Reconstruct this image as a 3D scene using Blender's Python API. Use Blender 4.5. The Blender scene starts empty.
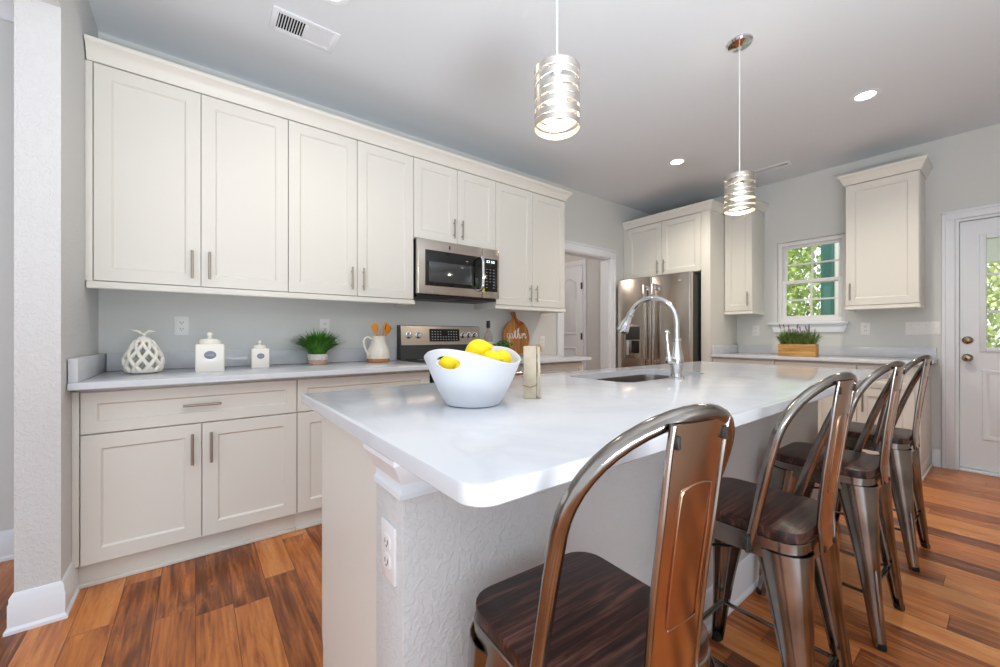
import bpy, bmesh, math, random
from mathutils import Vector, Matrix, Euler

# ------------------------------------------------------------------ camera, world, light, exposure
SC = bpy.context.scene
COL = SC.collection
PI = math.pi
YAW = math.atan2(515.0, 396.0)

cam_data = bpy.data.cameras.new('camera')
cam_data.sensor_width = 36.0
cam_data.lens = 36.0 * 396.0 / 1000.0
cam_data.shift_y = 0.002
cam_data.clip_start = 0.02
cam = bpy.data.objects.new('camera', cam_data)
cam.location = (0.0, 0.0, 1.11)
cam.rotation_euler = (PI / 2, 0.0, YAW)
COL.objects.link(cam)
SC.camera = cam

world = bpy.data.worlds.new('daylight')
world.use_nodes = True
wbg = world.node_tree.nodes['Background']
wbg.inputs['Color'].default_value = (0.84, 0.91, 1.0, 1)
wbg.inputs['Strength'].default_value = 1.45
SC.world = world

sun_data = bpy.data.lights.new('sun', 'SUN')
sun_data.energy = 3.5
sun_data.angle = 0.02
sun_data.color = (1.0, 0.95, 0.85)
sun = bpy.data.objects.new('sun', sun_data)
sun.rotation_euler = (math.radians(24), 0.0, math.radians(-14))
COL.objects.link(sun)

def lamp(name, kind, loc, energy, color=(1, 1, 1), size=0.1, rot=(0, 0, 0), **kw):
    d = bpy.data.lights.new(name, kind)
    d.energy = energy
    d.color = color
    if kind == 'AREA':
        d.shape = kw.get('shape', 'DISK')
        d.size = size
        if 'size_y' in kw: d.size_y = kw['size_y']
        if 'spread' in kw: d.spread = kw['spread']
    elif kind == 'SPOT':
        d.shadow_soft_size = size
        d.spot_size = kw.get('spot', 2.2)
        d.spot_blend = 0.8
    else:
        d.shadow_soft_size = size
    o = bpy.data.objects.new(name, d)
    o.location = loc
    o.rotation_euler = rot
    COL.objects.link(o)
    return o

lamp('added_ceiling_fill', 'AREA', (.55, .25, .8), 84, (.94, .97, 1.0), .7, (PI, 0, 0))  # added upward fill imitating bounced light, not a lamp of the room
lamp('added_hall_fill', 'POINT', (-4.0, 2.9, 2.35), 11, (1.0, 0.84, 0.74), 0.15)  # added fill to brighten the hall, no fixture behind it

SC.view_settings.view_transform = 'Standard'
SC.view_settings.look = 'None'
SC.view_settings.gamma = 1.0
SC.view_settings.use_curve_mapping = False
SC.view_settings.exposure = 0.17

# ------------------------------------------------------------------ materials
def lin(c):
    return tuple(((x / 255.0) / 12.92 if x / 255.0 <= 0.04045 else ((x / 255.0 + 0.055) / 1.055) ** 2.4) for x in c) + (1.0,)

MATS = {}
def mat(name, rgb, rough=0.5, metal=0.0, emit=None, bump=None, var=0.0, var_scale=8.0, coat=0.0, trans=0.0, ior=1.45, spec=None, alpha=None):
    m = bpy.data.materials.new(name)
    m.use_nodes = True
    nt = m.node_tree
    b = nt.nodes['Principled BSDF']
    c = lin(rgb)
    b.inputs['Base Color'].default_value = c
    b.inputs['Roughness'].default_value = rough
    b.inputs['Metallic'].default_value = metal
    b.inputs['Coat Weight'].default_value = coat
    b.inputs['Transmission Weight'].default_value = trans
    b.inputs['IOR'].default_value = ior
    if spec is not None: b.inputs['Specular IOR Level'].default_value = spec
    if emit:
        b.inputs['Emission Color'].default_value = lin(emit[0])
        b.inputs['Emission Strength'].default_value = emit[1]
    tc = nt.nodes.new('ShaderNodeTexCoord')
    if var > 0:
        n = nt.nodes.new('ShaderNodeTexNoise')
        n.inputs['Scale'].default_value = var_scale
        n.inputs['Detail'].default_value = 4
        nt.links.new(tc.outputs['Object'], n.inputs['Vector'])
        r = nt.nodes.new('ShaderNodeValToRGB')
        r.color_ramp.elements[0].position = 0.3
        r.color_ramp.elements[1].position = 0.7
        r.color_ramp.elements[0].color = tuple(x * (1 - var) for x in c[:3]) + (1,)
        r.color_ramp.elements[1].color = tuple(min(1, x * (1 + var)) for x in c[:3]) + (1,)
        nt.links.new(n.outputs['Fac'], r.inputs['Fac'])
        nt.links.new(r.outputs['Color'], b.inputs['Base Color'])
    if bump:
        scale, strength, dist = bump[:3]
        n = nt.nodes.new('ShaderNodeTexNoise')
        n.inputs['Scale'].default_value = scale
        n.inputs['Detail'].default_value = 3
        mp = nt.nodes.new('ShaderNodeMapping')
        if len(bump) > 3: mp.inputs['Scale'].default_value = bump[3]
        nt.links.new(tc.outputs['Object'], mp.inputs['Vector'])
        nt.links.new(mp.outputs['Vector'], n.inputs['Vector'])
        bp = nt.nodes.new('ShaderNodeBump')
        bp.inputs['Strength'].default_value = strength
        bp.inputs['Distance'].default_value = dist
        nt.links.new(n.outputs['Fac'], bp.inputs['Height'])
        nt.links.new(bp.outputs['Normal'], b.inputs['Normal'])
    MATS[name] = m
    return m

M_wall = mat('wall_paint', (219, 221, 219), 0.7, bump=(60, 0.15, 0.004))
M_knock = mat('textured_paint', (214, 215, 215), 0.62)
M_ceil = mat('ceiling_paint', (224, 230, 236), 0.85, bump=(70, 0.1, 0.003))
M_trim = mat('trim_paint', (234, 239, 245), 0.35)
M_cab = mat('cabinet_paint', (229, 227, 219), 0.38, bump=(30, 0.03, 0.001))
M_nickel = mat('brushed_nickel', (168, 160, 150), 0.32, 1.0)
M_chrome = mat('polished_steel', (215, 215, 216), 0.12, 1.0)
M_steel = mat('stainless_steel', (200, 192, 183), 0.24, 1.0, bump=(40, 0.05, 0.001, (1, 1, 60)))
M_sink = mat('sink_steel', (150, 143, 136), 0.28, 1.0)
M_dark = mat('dark_plastic', (28, 28, 30), 0.4)
M_black = mat('black_glass', (14, 15, 16), 0.08, coat=0.3)
M_gap = mat('shadow_gap', (70, 66, 60), 0.8)
M_grey = mat('dark_grey_metal', (74, 76, 76), 0.45, 0.6)
M_rubber = mat('black_rubber', (22, 21, 20), 0.7)
M_plate = mat('white_plastic', (240, 240, 240), 0.35)
M_ceramic = mat('cream_ceramic', (244, 240, 230), 0.18, coat=0.4)
M_bowl = mat('matte_white_stoneware', (220, 223, 228), 0.42)
M_label = mat('slate_label', (142, 146, 156), 0.6, var=0.12, var_scale=60)
M_terra = mat('raw_terracotta', (196, 132, 78), 0.7, var=0.1, var_scale=30)
M_pink = mat('pink_clay', (214, 178, 160), 0.7, var=0.08, var_scale=40)
M_speck = mat('speckled_glaze', (226, 222, 216), 0.5, var=0.14, var_scale=90)
M_lemon = mat('lemon_skin', (250, 222, 10), 0.42, bump=(160, 0.25, 0.002), var=0.05, var_scale=20)
M_tip = mat('lemon_tip', (150, 140, 30), 0.6)
M_leafA = mat('grass_blade', (78, 142, 40), 0.5, var=0.35, var_scale=25)
M_leafB = mat('basil_leaf', (52, 128, 48), 0.4, var=0.25, var_scale=40)
M_leafC = mat('lavender_leaf', (112, 140, 74), 0.5, var=0.3, var_scale=30)
M_flower = mat('lavender_flower', (146, 124, 152), 0.6, var=0.2, var_scale=60)
M_soil = mat('potting_soil', (70, 52, 38), 0.9, var=0.3, var_scale=60)
M_spoon = mat('orange_beech', (228, 146, 52), 0.45, var=0.12, var_scale=20)
M_pale = mat('whitewashed_wood', (204, 190, 166), 0.6, var=0.16, var_scale=25, bump=(20, 0.3, 0.002, (10, 10, 1)))
M_twine = mat('jute_twine', (170, 128, 84), 0.8)
M_ribbon = mat('leather_strap', (158, 84, 36), 0.5, var=0.15, var_scale=50)
M_white = mat('white_ink', (245, 245, 242), 0.6)
M_glass = mat('window_glass', (255, 255, 255), 0.02)
def clear_glass():
    nt = M_glass.node_tree; N = nt.nodes; L = nt.links
    tr = N.new('ShaderNodeBsdfTransparent'); gl = N.new('ShaderNodeBsdfGlossy'); gl.inputs['Roughness'].default_value = 0.02
    fr = N.new('ShaderNodeFresnel'); fr.inputs['IOR'].default_value = 1.3; mx = N.new('ShaderNodeMixShader')
    L.new(fr.outputs[0], mx.inputs[0]); L.new(tr.outputs[0], mx.inputs[1]); L.new(gl.outputs[0], mx.inputs[2])
    L.new(mx.outputs[0], N['Material Output'].inputs['Surface'])
clear_glass()
M_bottle = mat('bottle_glass', (226, 214, 208), 0.06, trans=0.75, ior=1.2)
M_shutter = mat('shutter_green', (66, 116, 108), 0.6, var=0.05, var_scale=6)
M_siding = mat('white_siding', (236, 238, 238), 0.6)
M_bulb = mat('lit_bulb', (255, 244, 228), 0.3, emit=((255, 236, 204), 13.0))
M_can = mat('lit_lens', (255, 250, 240), 0.4, emit=((255, 244, 224), 14.0))
M_bark = mat('tree_bark', (128, 112, 92), 0.9, var=0.2, var_scale=8)
M_tree = [mat('leaf_green_%d' % i, c, 0.6, var=0.3, var_scale=1.6) for i, c in enumerate([(186, 200, 112), (164, 184, 104), (206, 214, 152)])]
M_ground = mat('garden_grass', (140, 160, 96), 0.9, var=0.25, var_scale=2)
M_digit = mat('clock_digits', (230, 240, 240), 0.4, emit=((225, 240, 245), 2.0))
M_icon = mat('key_marks', (170, 174, 176), 0.5)
M_sticker = mat('yellow_sticker', (232, 220, 60), 0.5)
M_brass = mat('aged_nickel', (160, 146, 120), 0.22, 1.0)
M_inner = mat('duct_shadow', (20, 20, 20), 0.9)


# the stools' gunmetal: cloudy raw-metal patina
def make_gunmetal():
    m = mat('raw_gunmetal', (150, 146, 142), 0.2, 1.0)
    nt = m.node_tree; b = nt.nodes['Principled BSDF']
    tc = nt.nodes.new('ShaderNodeTexCoord')
    n = nt.nodes.new('ShaderNodeTexNoise'); n.inputs['Scale'].default_value = 7; n.inputs['Detail'].default_value = 5
    nt.links.new(tc.outputs['Object'], n.inputs['Vector'])
    r = nt.nodes.new('ShaderNodeValToRGB')
    r.color_ramp.elements[0].position = 0.3; r.color_ramp.elements[0].color = lin((122, 116, 110))
    r.color_ramp.elements[1].position = 0.7; r.color_ramp.elements[1].color = lin((168, 163, 158))
    nt.links.new(n.outputs['Fac'], r.inputs['Fac']); nt.links.new(r.outputs['Color'], b.inputs['Base Color'])
    r2 = nt.nodes.new('ShaderNodeMapRange')
    r2.inputs['To Min'].default_value = 0.1; r2.inputs['To Max'].default_value = 0.28
    nt.links.new(n.outputs['Fac'], r2.inputs['Value']); nt.links.new(r2.outputs['Result'], b.inputs['Roughness'])
    return m
M_gun = make_gunmetal()

# the stools' splats: lacquered metal sheet, brown floor reflection tinted into its colour
M_splat = mat('floor_tinted_metal', (188, 160, 138), 0.2, 1.0, var=0.16, var_scale=7)

def wood_mat(name, dark, mid, light, scale, stretch, rough, streak=14.0):
    m = mat(name, mid, rough)
    nt = m.node_tree; b = nt.nodes['Principled BSDF']
    tc = nt.nodes.new('ShaderNodeTexCoord')
    mp = nt.nodes.new('ShaderNodeMapping'); mp.inputs['Scale'].default_value = stretch
    nt.links.new(tc.outputs['Object'], mp.inputs['Vector'])
    n = nt.nodes.new('ShaderNodeTexNoise'); n.inputs['Scale'].default_value = scale
    n.inputs['Detail'].default_value = 7; n.inputs['Roughness'].default_value = 0.65; n.inputs['Distortion'].default_value = 0.6
    nt.links.new(mp.outputs['Vector'], n.inputs['Vector'])
    r = nt.nodes.new('ShaderNodeValToRGB')
    e = r.color_ramp.elements
    e[0].position = 0.32; e[0].color = lin(dark); e[1].position = 0.72; e[1].color = lin(light)
    x = e.new(0.5); x.color = lin(mid)
    nt.links.new(n.outputs['Fac'], r.inputs['Fac']); nt.links.new(r.outputs['Color'], b.inputs['Base Color'])
    bp = nt.nodes.new('ShaderNodeBump'); bp.inputs['Strength'].default_value = 0.25; bp.inputs['Distance'].default_value = 0.002
    nt.links.new(n.outputs['Fac'], bp.inputs['Height']); nt.links.new(bp.outputs['Normal'], b.inputs['Normal'])
    return m
M_seat = wood_mat('dark_elm', (22, 14, 13), (54, 30, 25), (124, 82, 68), 3.0, (26, 1.3, 8), 0.34)
M_board = wood_mat('acacia', (126, 76, 34), (176, 116, 58), (206, 150, 88), 3.0, (3, 14, 1.0), 0.5)
M_crate = wood_mat('pine_crate', (168, 120, 62), (204, 156, 90), (226, 186, 124), 3.0, (1.5, 10, 14), 0.6)

def floor_mat():
    m = mat('plank_floor', (180, 105, 55), 0.3)
    nt = m.node_tree; N = nt.nodes; L = nt.links; b = N['Principled BSDF']
    tc = N.new('ShaderNodeTexCoord'); sp = N.new('ShaderNodeSeparateXYZ'); L.new(tc.outputs['Object'], sp.inputs[0])
    def math_(op, a, c=None):
        n = N.new('ShaderNodeMath'); n.operation = op
        for i, v in enumerate((a, c)):
            if v is None: continue
            if isinstance(v, (int, float)): n.inputs[i].default_value = v
            else: L.new(v, n.inputs[i])
        return n.outputs[0]
    v = math_('DIVIDE', sp.outputs['Y'], 0.125)
    row = math_('FLOOR', v); fv = math_('SUBTRACT', v, row)
    wn = N.new('ShaderNodeTexWhiteNoise'); wn.noise_dimensions = '1D'; L.new(row, wn.inputs['W'])
    u = math_('ADD', math_('DIVIDE', sp.outputs['X'], 0.95), math_('MULTIPLY', wn.outputs['Value'], 7.0))
    colm = math_('FLOOR', u); fu = math_('SUBTRACT', u, colm)
    cx = N.new('ShaderNodeCombineXYZ'); L.new(row, cx.inputs[0]); L.new(colm, cx.inputs[1])
    w2 = N.new('ShaderNodeTexWhiteNoise'); w2.noise_dimensions = '2D'; L.new(cx.outputs[0], w2.inputs['Vector'])
    # grain coordinates, shifted per plank
    g = N.new('ShaderNodeCombineXYZ')
    L.new(math_('MULTIPLY', sp.outputs['X'], 1.6), g.inputs[0])
    L.new(math_('MULTIPLY', sp.outputs['Y'], 12.0), g.inputs[1])
    L.new(math_('MULTIPLY', w2.outputs['Value'], 40.0), g.inputs[2])
    n1 = N.new('ShaderNodeTexNoise'); n1.inputs['Scale'].default_value = 1.3; n1.inputs['Detail'].default_value = 8
    n1.inputs['Roughness'].default_value = 0.62; n1.inputs['Distortion'].default_value = 1.4
    L.new(g.outputs[0], n1.inputs['Vector'])
    g2 = N.new('ShaderNodeCombineXYZ')
    L.new(math_('MULTIPLY', sp.outputs['X'], 4.0), g2.inputs[0])
    L.new(math_('MULTIPLY', sp.outputs['Y'], 90.0), g2.inputs[1])
    L.new(math_('MULTIPLY', w2.outputs['Value'], 17.0), g2.inputs[2])
    n2 = N.new('ShaderNodeTexNoise'); n2.inputs['Scale'].default_value = 1.0; n2.inputs['Detail'].default_value = 5
    L.new(g2.outputs[0], n2.inputs['Vector'])
    fac = math_('ADD', math_('ADD', math_('MULTIPLY', w2.outputs['Value'], 0.34), math_('MULTIPLY', n1.outputs['Fac'], 0.62)),
                math_('MULTIPLY', n2.outputs['Fac'], 0.3))
    fac = math_('SUBTRACT', fac, 0.12)
    r = N.new('ShaderNodeValToRGB'); e = r.color_ramp.elements
    e[0].position = 0.22; e[0].color = lin((66, 34, 18)); e[1].position = 0.84; e[1].color = lin((226, 164, 104))
    for p, c in ((0.38, (122, 66, 32)), (0.5, (180, 104, 50)), (0.64, (212, 134, 70))):
        x = e.new(p); x.color = lin(c)
    L.new(fac, r.inputs['Fac'])
    # seams
    sv = math_('MINIMUM', fv, math_('SUBTRACT', 1.0, fv)); su = math_('MINIMUM', fu, math_('SUBTRACT', 1.0, fu))
    seam = math_('MINIMUM', math_('MULTIPLY', sv, 0.125), math_('MULTIPLY', su, 0.95))
    ss = N.new('ShaderNodeMapRange'); ss.inputs['From Max'].default_value = 0.0022; L.new(seam, ss.inputs['Value'])
    mx = N.new('ShaderNodeMix'); mx.data_type = 'RGBA'
    L.new(ss.outputs['Result'], mx.inputs['Factor']); mx.inputs['A'].default_value = lin((78, 40, 22)); L.new(r.outputs['Color'], mx.inputs['B'])
    L.new(mx.outputs['Result'], b.inputs['Base Color'])
    rr = N.new('ShaderNodeMapRange'); rr.inputs['To Min'].default_value = 0.36; rr.inputs['To Max'].default_value = 0.22
    L.new(n1.outputs['Fac'], rr.inputs['Value']); L.new(rr.outputs['Result'], b.inputs['Roughness'])
    h = math_('ADD', math_('MULTIPLY', n2.outputs['Fac'], 0.4), ss.outputs['Result'])
    bp = N.new('ShaderNodeBump'); bp.inputs['Strength'].default_value = 0.3; bp.inputs['Distance'].default_value = 0.002
    L.new(h, bp.inputs['Height']); L.new(bp.outputs['Normal'], b.inputs['Normal'])
    return m
M_floor = floor_mat()

def quartz_mat():
    m = mat('white_quartz', (232, 234, 238), 0.12)
    nt = m.node_tree; N = nt.nodes; L = nt.links; b = N['Principled BSDF']
    tc = N.new('ShaderNodeTexCoord')
    n = N.new('ShaderNodeTexNoise'); n.inputs['Scale'].default_value = 2.2; n.inputs['Detail'].default_value = 8; n.inputs['Distortion'].default_value = 1.8
    L.new(tc.outputs['Object'], n.inputs['Vector'])
    r = N.new('ShaderNodeValToRGB'); e = r.color_ramp.elements
    e[0].position = 0.42; e[0].color = lin((214, 217, 222)); e[1].position = 0.6; e[1].color = lin((214, 217, 222))
    x = e.new(0.505); x.color = lin((208, 211, 217))
    L.new(n.outputs['Fac'], r.inputs['Fac']); L.new(r.outputs['Color'], b.inputs['Base Color'])
    return m
M_quartz = quartz_mat()

def knock_bump():   # trowelled wall texture
    nt = M_knock.node_tree; N = nt.nodes; L = nt.links; b = N['Principled BSDF']
    tc = N.new('ShaderNodeTexCoord')
    n = N.new('ShaderNodeTexNoise'); n.inputs['Scale'].default_value = 62; n.inputs['Detail'].default_value = 3; n.inputs['Distortion'].default_value = 0.9
    L.new(tc.outputs['Object'], n.inputs['Vector'])
    r = N.new('ShaderNodeValToRGB'); e = r.color_ramp.elements
    e[0].position = 0.47; e[0].color = (0, 0, 0, 1); e[1].position = 0.6; e[1].color = (1, 1, 1, 1)
    L.new(n.outputs['Fac'], r.inputs['Fac'])
    bp = N.new('ShaderNodeBump'); bp.inputs['Strength'].default_value = 0.42; bp.inputs['Distance'].default_value = 0.003
    L.new(r.outputs['Color'], bp.inputs['Height']); L.new(bp.outputs['Normal'], b.inputs['Normal'])
knock_bump()

# ------------------------------------------------------------------ geometry helpers
class MB:
    def __init__(s): s.bm = bmesh.new()
    def box(s, x0, x1, y0, y1, z0, z1, bev=0.0, seg=2):
        if x0 > x1: x0, x1 = x1, x0
        if y0 > y1: y0, y1 = y1, y0
        if z0 > z1: z0, z1 = z1, z0
        t = bmesh.new()
        bmesh.ops.create_cube(t, size=1.0)
        for v in t.verts:
            v.co = Vector((x0 + (v.co.x + .5) * (x1 - x0), y0 + (v.co.y + .5) * (y1 - y0), z0 + (v.co.z + .5) * (z1 - z0)))
        if bev > 0:
            bmesh.ops.bevel(t, geom=list(t.edges), offset=min(bev, .45 * min(x1 - x0, y1 - y0, z1 - z0)), segments=seg, profile=0.5, affect='EDGES')
        s._join(t); return s
    def _join(s, t, M=None):
        if M is not None: t.transform(M)
        me = bpy.data.meshes.new('tmp'); t.to_mesh(me); t.free()
        s.bm.from_mesh(me); bpy.data.meshes.remove(me)
    def loft(s, rings, cap0=True, cap1=True, closed=True):
        vs = [[s.bm.verts.new(p) for p in r] for r in rings]
        n = len(vs[0])
        for a, b in zip(vs[:-1], vs[1:]):
            for i in range(n if closed else n - 1):
                j = (i + 1) % n
                s.bm.faces.new((a[i], a[j], b[j], b[i]))
        if cap0 and closed: s.bm.faces.new(list(reversed(vs[0])))
        if cap1 and closed: s.bm.faces.new(vs[-1])
        return s
    def tube(s, pts, r, seg=10, caps=True, flat=1.0):
        pts = [Vector(p) for p in pts]; n = len(pts)
        rr = r if isinstance(r, (list, tuple)) else [r] * n
        rings = []; up = None
        for i, p in enumerate(pts):
            d = (pts[min(i + 1, n - 1)] - pts[max(i - 1, 0)]).normalized()
            if up is None:
                up = Vector((0, 0, 1)) if abs(d.z) < 0.9 else Vector((1, 0, 0))
            a = d.cross(up).normalized(); up = a.cross(d).normalized()
            rings.append([p + (a * math.cos(2 * PI * k / seg) + up * math.sin(2 * PI * k / seg) * flat) * rr[i] for k in range(seg)])
        return s.loft(rings, caps, caps)
    def cyl(s, p0, p1, r0, r1=None, seg=20):
        return s.tube([p0, p1], [r0, r0 if r1 is None else r1], seg)
    def lathe(s, prof, c=(0, 0, 0), seg=32, axis='Z', close=False):
        rings = []
        for r, z in prof:
            ring = []
            for k in range(seg):
                a = 2 * PI * k / seg
                q = (max(r, 1e-5) * math.cos(a), max(r, 1e-5) * math.sin(a), z)
                if axis == 'X': q = (q[2], q[0], q[1])
                elif axis == 'Y': q = (q[1], q[2], q[0])
                ring.append(Vector(q) + Vector(c))
            rings.append(ring)
        if close: rings.append([v.copy() for v in rings[0]])
        return s.loft(rings, not close, not close)
    def prism(s, poly, axis, a0, a1):
        def P(u, v, a):
            return {'X': (a, u, v), 'Y': (u, a, v), 'Z': (u, v, a)}[axis]
        return s.loft([[Vector(P(u, v, a)) for u, v in poly] for a in (a0, a1)])
    def ell(s, c, r, M=None, seg=20, rings=14):
        t = bmesh.new(); bmesh.ops.create_uvsphere(t, u_segments=seg, v_segments=rings, radius=1.0)
        T = Matrix.Translation(Vector(c)) @ (M.to_4x4() if M else Matrix.Identity(4)) @ Matrix.Diagonal((*r, 1))
        s._join(t, T); return s
    def sweep(s, path, prof, side=1, closed=False):
        """profile [(out, z)] swept along an XY path with mitred corners; out is to the right of travel * side"""
        path = [Vector((p[0], p[1])) for p in path]; n = len(path); rings = []
        for i, p in enumerate(path):
            ds = []
            if i > 0: ds.append((p - path[i - 1]).normalized())
            if i < n - 1: ds.append((path[i + 1] - p).normalized())
            ns = [Vector((d.y, -d.x)) * side for d in ds]
            m = ns[0] if len(ns) == 1 else (ns[0] + ns[1]) / (1 + ns[0].dot(ns[1]))
            rings.append([Vector((p.x + m.x * o, p.y + m.y * o, z)) for o, z in prof])
        return s.loft(rings)
    def quad(s, a, b, c, d):
        s.bm.faces.new([s.bm.verts.new(p) for p in (a, b, c, d)]); return s
    def build(s, name, m, parent=None, smooth=35, off=None):
        bmesh.ops.recalc_face_normals(s.bm, faces=list(s.bm.faces))
        if off is None:
            off = Vector(parent['_w']) if parent is not None and '_w' in parent else Vector((0, 0, 0))
        off = Vector(off)
        if off.length: bmesh.ops.translate(s.bm, verts=list(s.bm.verts), vec=-off)
        me = bpy.data.meshes.new(name); s.bm.to_mesh(me); s.bm.free()
        me.materials.append(m)
        if smooth:
            me.shade_smooth(); me.set_sharp_from_angle(angle=math.radians(smooth))
        o = bpy.data.objects.new(name, me); COL.objects.link(o)
        if parent is not None:
            o.parent = parent; o['_w'] = list(off)
        return o

def tag(o, label, cat, group=None, kind=None):
    o['label'] = label; o['kind'] = kind or 'thing'
    if cat: o['category'] = cat
    if group: o['group'] = group
    if kind: o['kind'] = kind
    return o

def thing(name, label, cat, loc=(0, 0, 0), group=None):
    o = bpy.data.objects.new(name, None); o.empty_display_size = 0.05
    o.location = loc; COL.objects.link(o); o['_w'] = list(loc)
    return tag(o, label, cat, group)

def single(mb, name, m, label, cat, loc, group=None, smooth=35):
    """one-mesh thing with its origin at loc"""
    o = mb.build(name, m, None, smooth, off=loc); o.location = loc; o['_w'] = list(loc)
    return tag(o, label, cat, group)

def struct(mb, name, m, label, parent=None, smooth=35):
    o = mb.build(name, m, parent, smooth)
    if parent is None:
        o['kind'] = 'structure'; o['label'] = label; o['_w'] = [0, 0, 0]
    return o

def copy_tree(o, parent=None):
    c = o.copy(); COL.objects.link(c)
    if parent is not None: c.parent = parent
    for ch in list(o.children): copy_tree(ch, c)
    return c

def boolean_cut(o, cutter_mb, op='DIFFERENCE'):
    """cut a hole into a mesh object (cutter given in the object's own space)"""
    cm = bpy.data.meshes.new('cut'); bmesh.ops.recalc_face_normals(cutter_mb.bm, faces=list(cutter_mb.bm.faces))
    cutter_mb.bm.to_mesh(cm); cutter_mb.bm.free()
    co = bpy.data.objects.new('cut', cm); COL.objects.link(co); co.matrix_world = o.matrix_world.copy()
    md = o.modifiers.new('b', 'BOOLEAN'); md.object = co; md.operation = op; md.solver = 'EXACT'
    bpy.context.view_layer.update()
    dg = bpy.context.evaluated_depsgraph_get()
    nm = bpy.data.meshes.new_from_object(o.evaluated_get(dg))
    old = o.data; o.modifiers.clear(); o.data = nm; nm.name = o.name
    bpy.data.meshes.remove(old); bpy.data.objects.remove(co); bpy.data.meshes.remove(cm)
    nm.shade_smooth(); nm.set_sharp_from_angle(angle=math.radians(35))

def rrect(x0, x1, y0, y1, r, seg=6):
    """rounded rectangle; r is one radius or four for the corners (x1,y1),(x0,y1),(x0,y0),(x1,y0)"""
    rs = r if isinstance(r, (list, tuple)) else [r] * 4
    pts = []
    for (cx, cy, a0), q in zip(((x1, y1, 0), (x0, y1, 90), (x0, y0, 180), (x1, y0, 270)), rs):
        sx = -1 if cx == x1 else 1; sy = -1 if cy == y1 else 1
        for k in range(seg + 1):
            a = math.radians(a0 + 90 * k / seg)
            pts.append((cx + sx * q + q * math.cos(a), cy + sy * q + q * math.sin(a)))
    return pts

def crom(P, n=8):
    """Catmull-Rom through points"""
    P = [Vector(p) for p in P]; Q = [P[0] * 2 - P[1]] + P + [P[-1] * 2 - P[-2]]; out = []
    for i in range(1, len(Q) - 2):
        for k in range(n):
            t = k / n; a, b, c, d = Q[i - 1], Q[i], Q[i + 1], Q[i + 2]
            out.append(0.5 * ((2 * b) + (c - a) * t + (2 * a - 5 * b + 4 * c - d) * t * t + (3 * b - a - 3 * c + d) * t ** 3))
    return out + [P[-1]]

class Frame:
    """u along the wall, v up, w out of the wall"""
    def __init__(s, kind, base): s.k, s.b = kind, base
    def p(s, u, v, w):
        if s.k == 'L': return Vector((s.b + w, u, v))      # wall facing +X
        return Vector((u, s.b - w, v))                     # wall facing -Y
    def box(s, mb, u0, u1, v0, v1, w0, w1, bev=0.0):
        a = s.p(u0, v0, w0); b = s.p(u1, v1, w1)
        mb.box(a.x, b.x, a.y, b.y, a.z, b.z, bev); return mb

XL, YB, ZC = -3.05, 4.99, 2.77
LW = Frame('L', XL); BW = Frame('B', YB)

def shaker(F, u0, u1, v0, v1, w, t=0.02, rail=0.062, rec=0.009):
    mb = MB()
    def ring(iu, iv, ww): return [F.p(a, b, ww) for a, b in ((u0 + iu, v0 + iv), (u1 - iu, v0 + iv), (u1 - iu, v1 - iv), (u0 + iu, v1 - iv))]
    ri = rail; rv = min(rail, (v1 - v0) * 0.3)
    mb.loft([ring(0, 0, w), ring(0, 0, w + t - .0015), ring(.0015, .0015, w + t), ring(ri, rv, w + t),
             ring(ri + .002, rv + .002, w + t - .004), ring(ri + .008, rv + .008, w + t - rec)])
    return mb

def bar_pull(F, u, v, w, length, vertical=True):
    mb = MB(); h = length / 2; r = .005
    for sgn in (-1, 1):
        a = F.p(u, v + sgn * h * .62, w) if vertical else F.p(u + sgn * h * .62, v, w)
        b = F.p(u, v + sgn * h * .62, w + .026) if vertical else F.p(u + sgn * h * .62, v, w + .026)
        mb.cyl(a, b, .004, seg=10)
    a = F.p(u, v - h, w + .028) if vertical else F.p(u - h, v, w + .028)
    b = F.p(u, v + h, w + .028) if vertical else F.p(u + h, v, w + .028)
    mb.cyl(a, b, .0062, seg=12)
    return mb

def cabinet(name, label, F, u0, u1, v0, v1, w0, w1, doors, group=None, cat='cabinet', toe=None, side=True, gap=.0):
    """doors: list of (kind, u0,u1,v0,v1, handle u, handle v)"""
    b = F.p((u0 + u1) / 2, v0 if toe is None else 0, (w0 + w1) / 2)
    t = thing(name, label, cat, tuple(b), group)
    mb = MB(); F.box(mb, u0, u1, v0, v1, w0, w1, .001)
    mb.build('carcass', M_cab, t)
    if toe is not None:
        k = MB(); F.box(k, u0, u1, 0.0, v0 - .0005, w0, toe, .001); F.box(k, u0, u1, 0.0, .02, toe, toe + .012, .004)
        k.build('toe_kick', M_cab, t)
    for d in doors:
        kind, a, c, e, f = d[:5]
        o = shaker(F, a, c, e, f, w1 + .002, rail=.05 if kind == 'drawer' else .062).build(kind, M_cab, t)
        if len(d) > 5:
            bar_pull(F, d[5], d[6], w1 + .022, .15, kind == 'door').build('handle', M_nickel, o)
    return t

# ------------------------------------------------------------------ the setting
HX0 = -5.2           # far side of the hall
YR, XR = -2.2, 1.0   # floor cut short here so sky light from below reaches the ceiling

mb = MB(); mb.box(HX0, XR, YR, 6.8, -.12, 0); mb.bm.faces.ensure_lookup_table()
struct(mb, 'floor', M_floor, 'orange-brown rustic wood plank floor', smooth=0)
mb = MB(); mb.box(HX0, XR, YR, YB + .2, ZC, ZC + .15); mb.box(HX0, XL - .14, YB + .2, 6.8, ZC, ZC + .15)
struct(mb, 'ceiling', M_ceil, 'flat pale grey ceiling', smooth=0)

# cabinet wall with the doorway into the hall
DY0, DY1, DZ = 3.225, 4.04, 2.06
mb = MB()
mb.box(XL - .12, XL, YR, DY0, 0, ZC); mb.box(XL - .12, XL, DY1, 6.8, 0, ZC); mb.box(XL - .12, XL, DY0, DY1, DZ, ZC)
struct(mb, 'wall_left', M_wall, 'light grey wall behind the cabinets', smooth=0)
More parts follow.
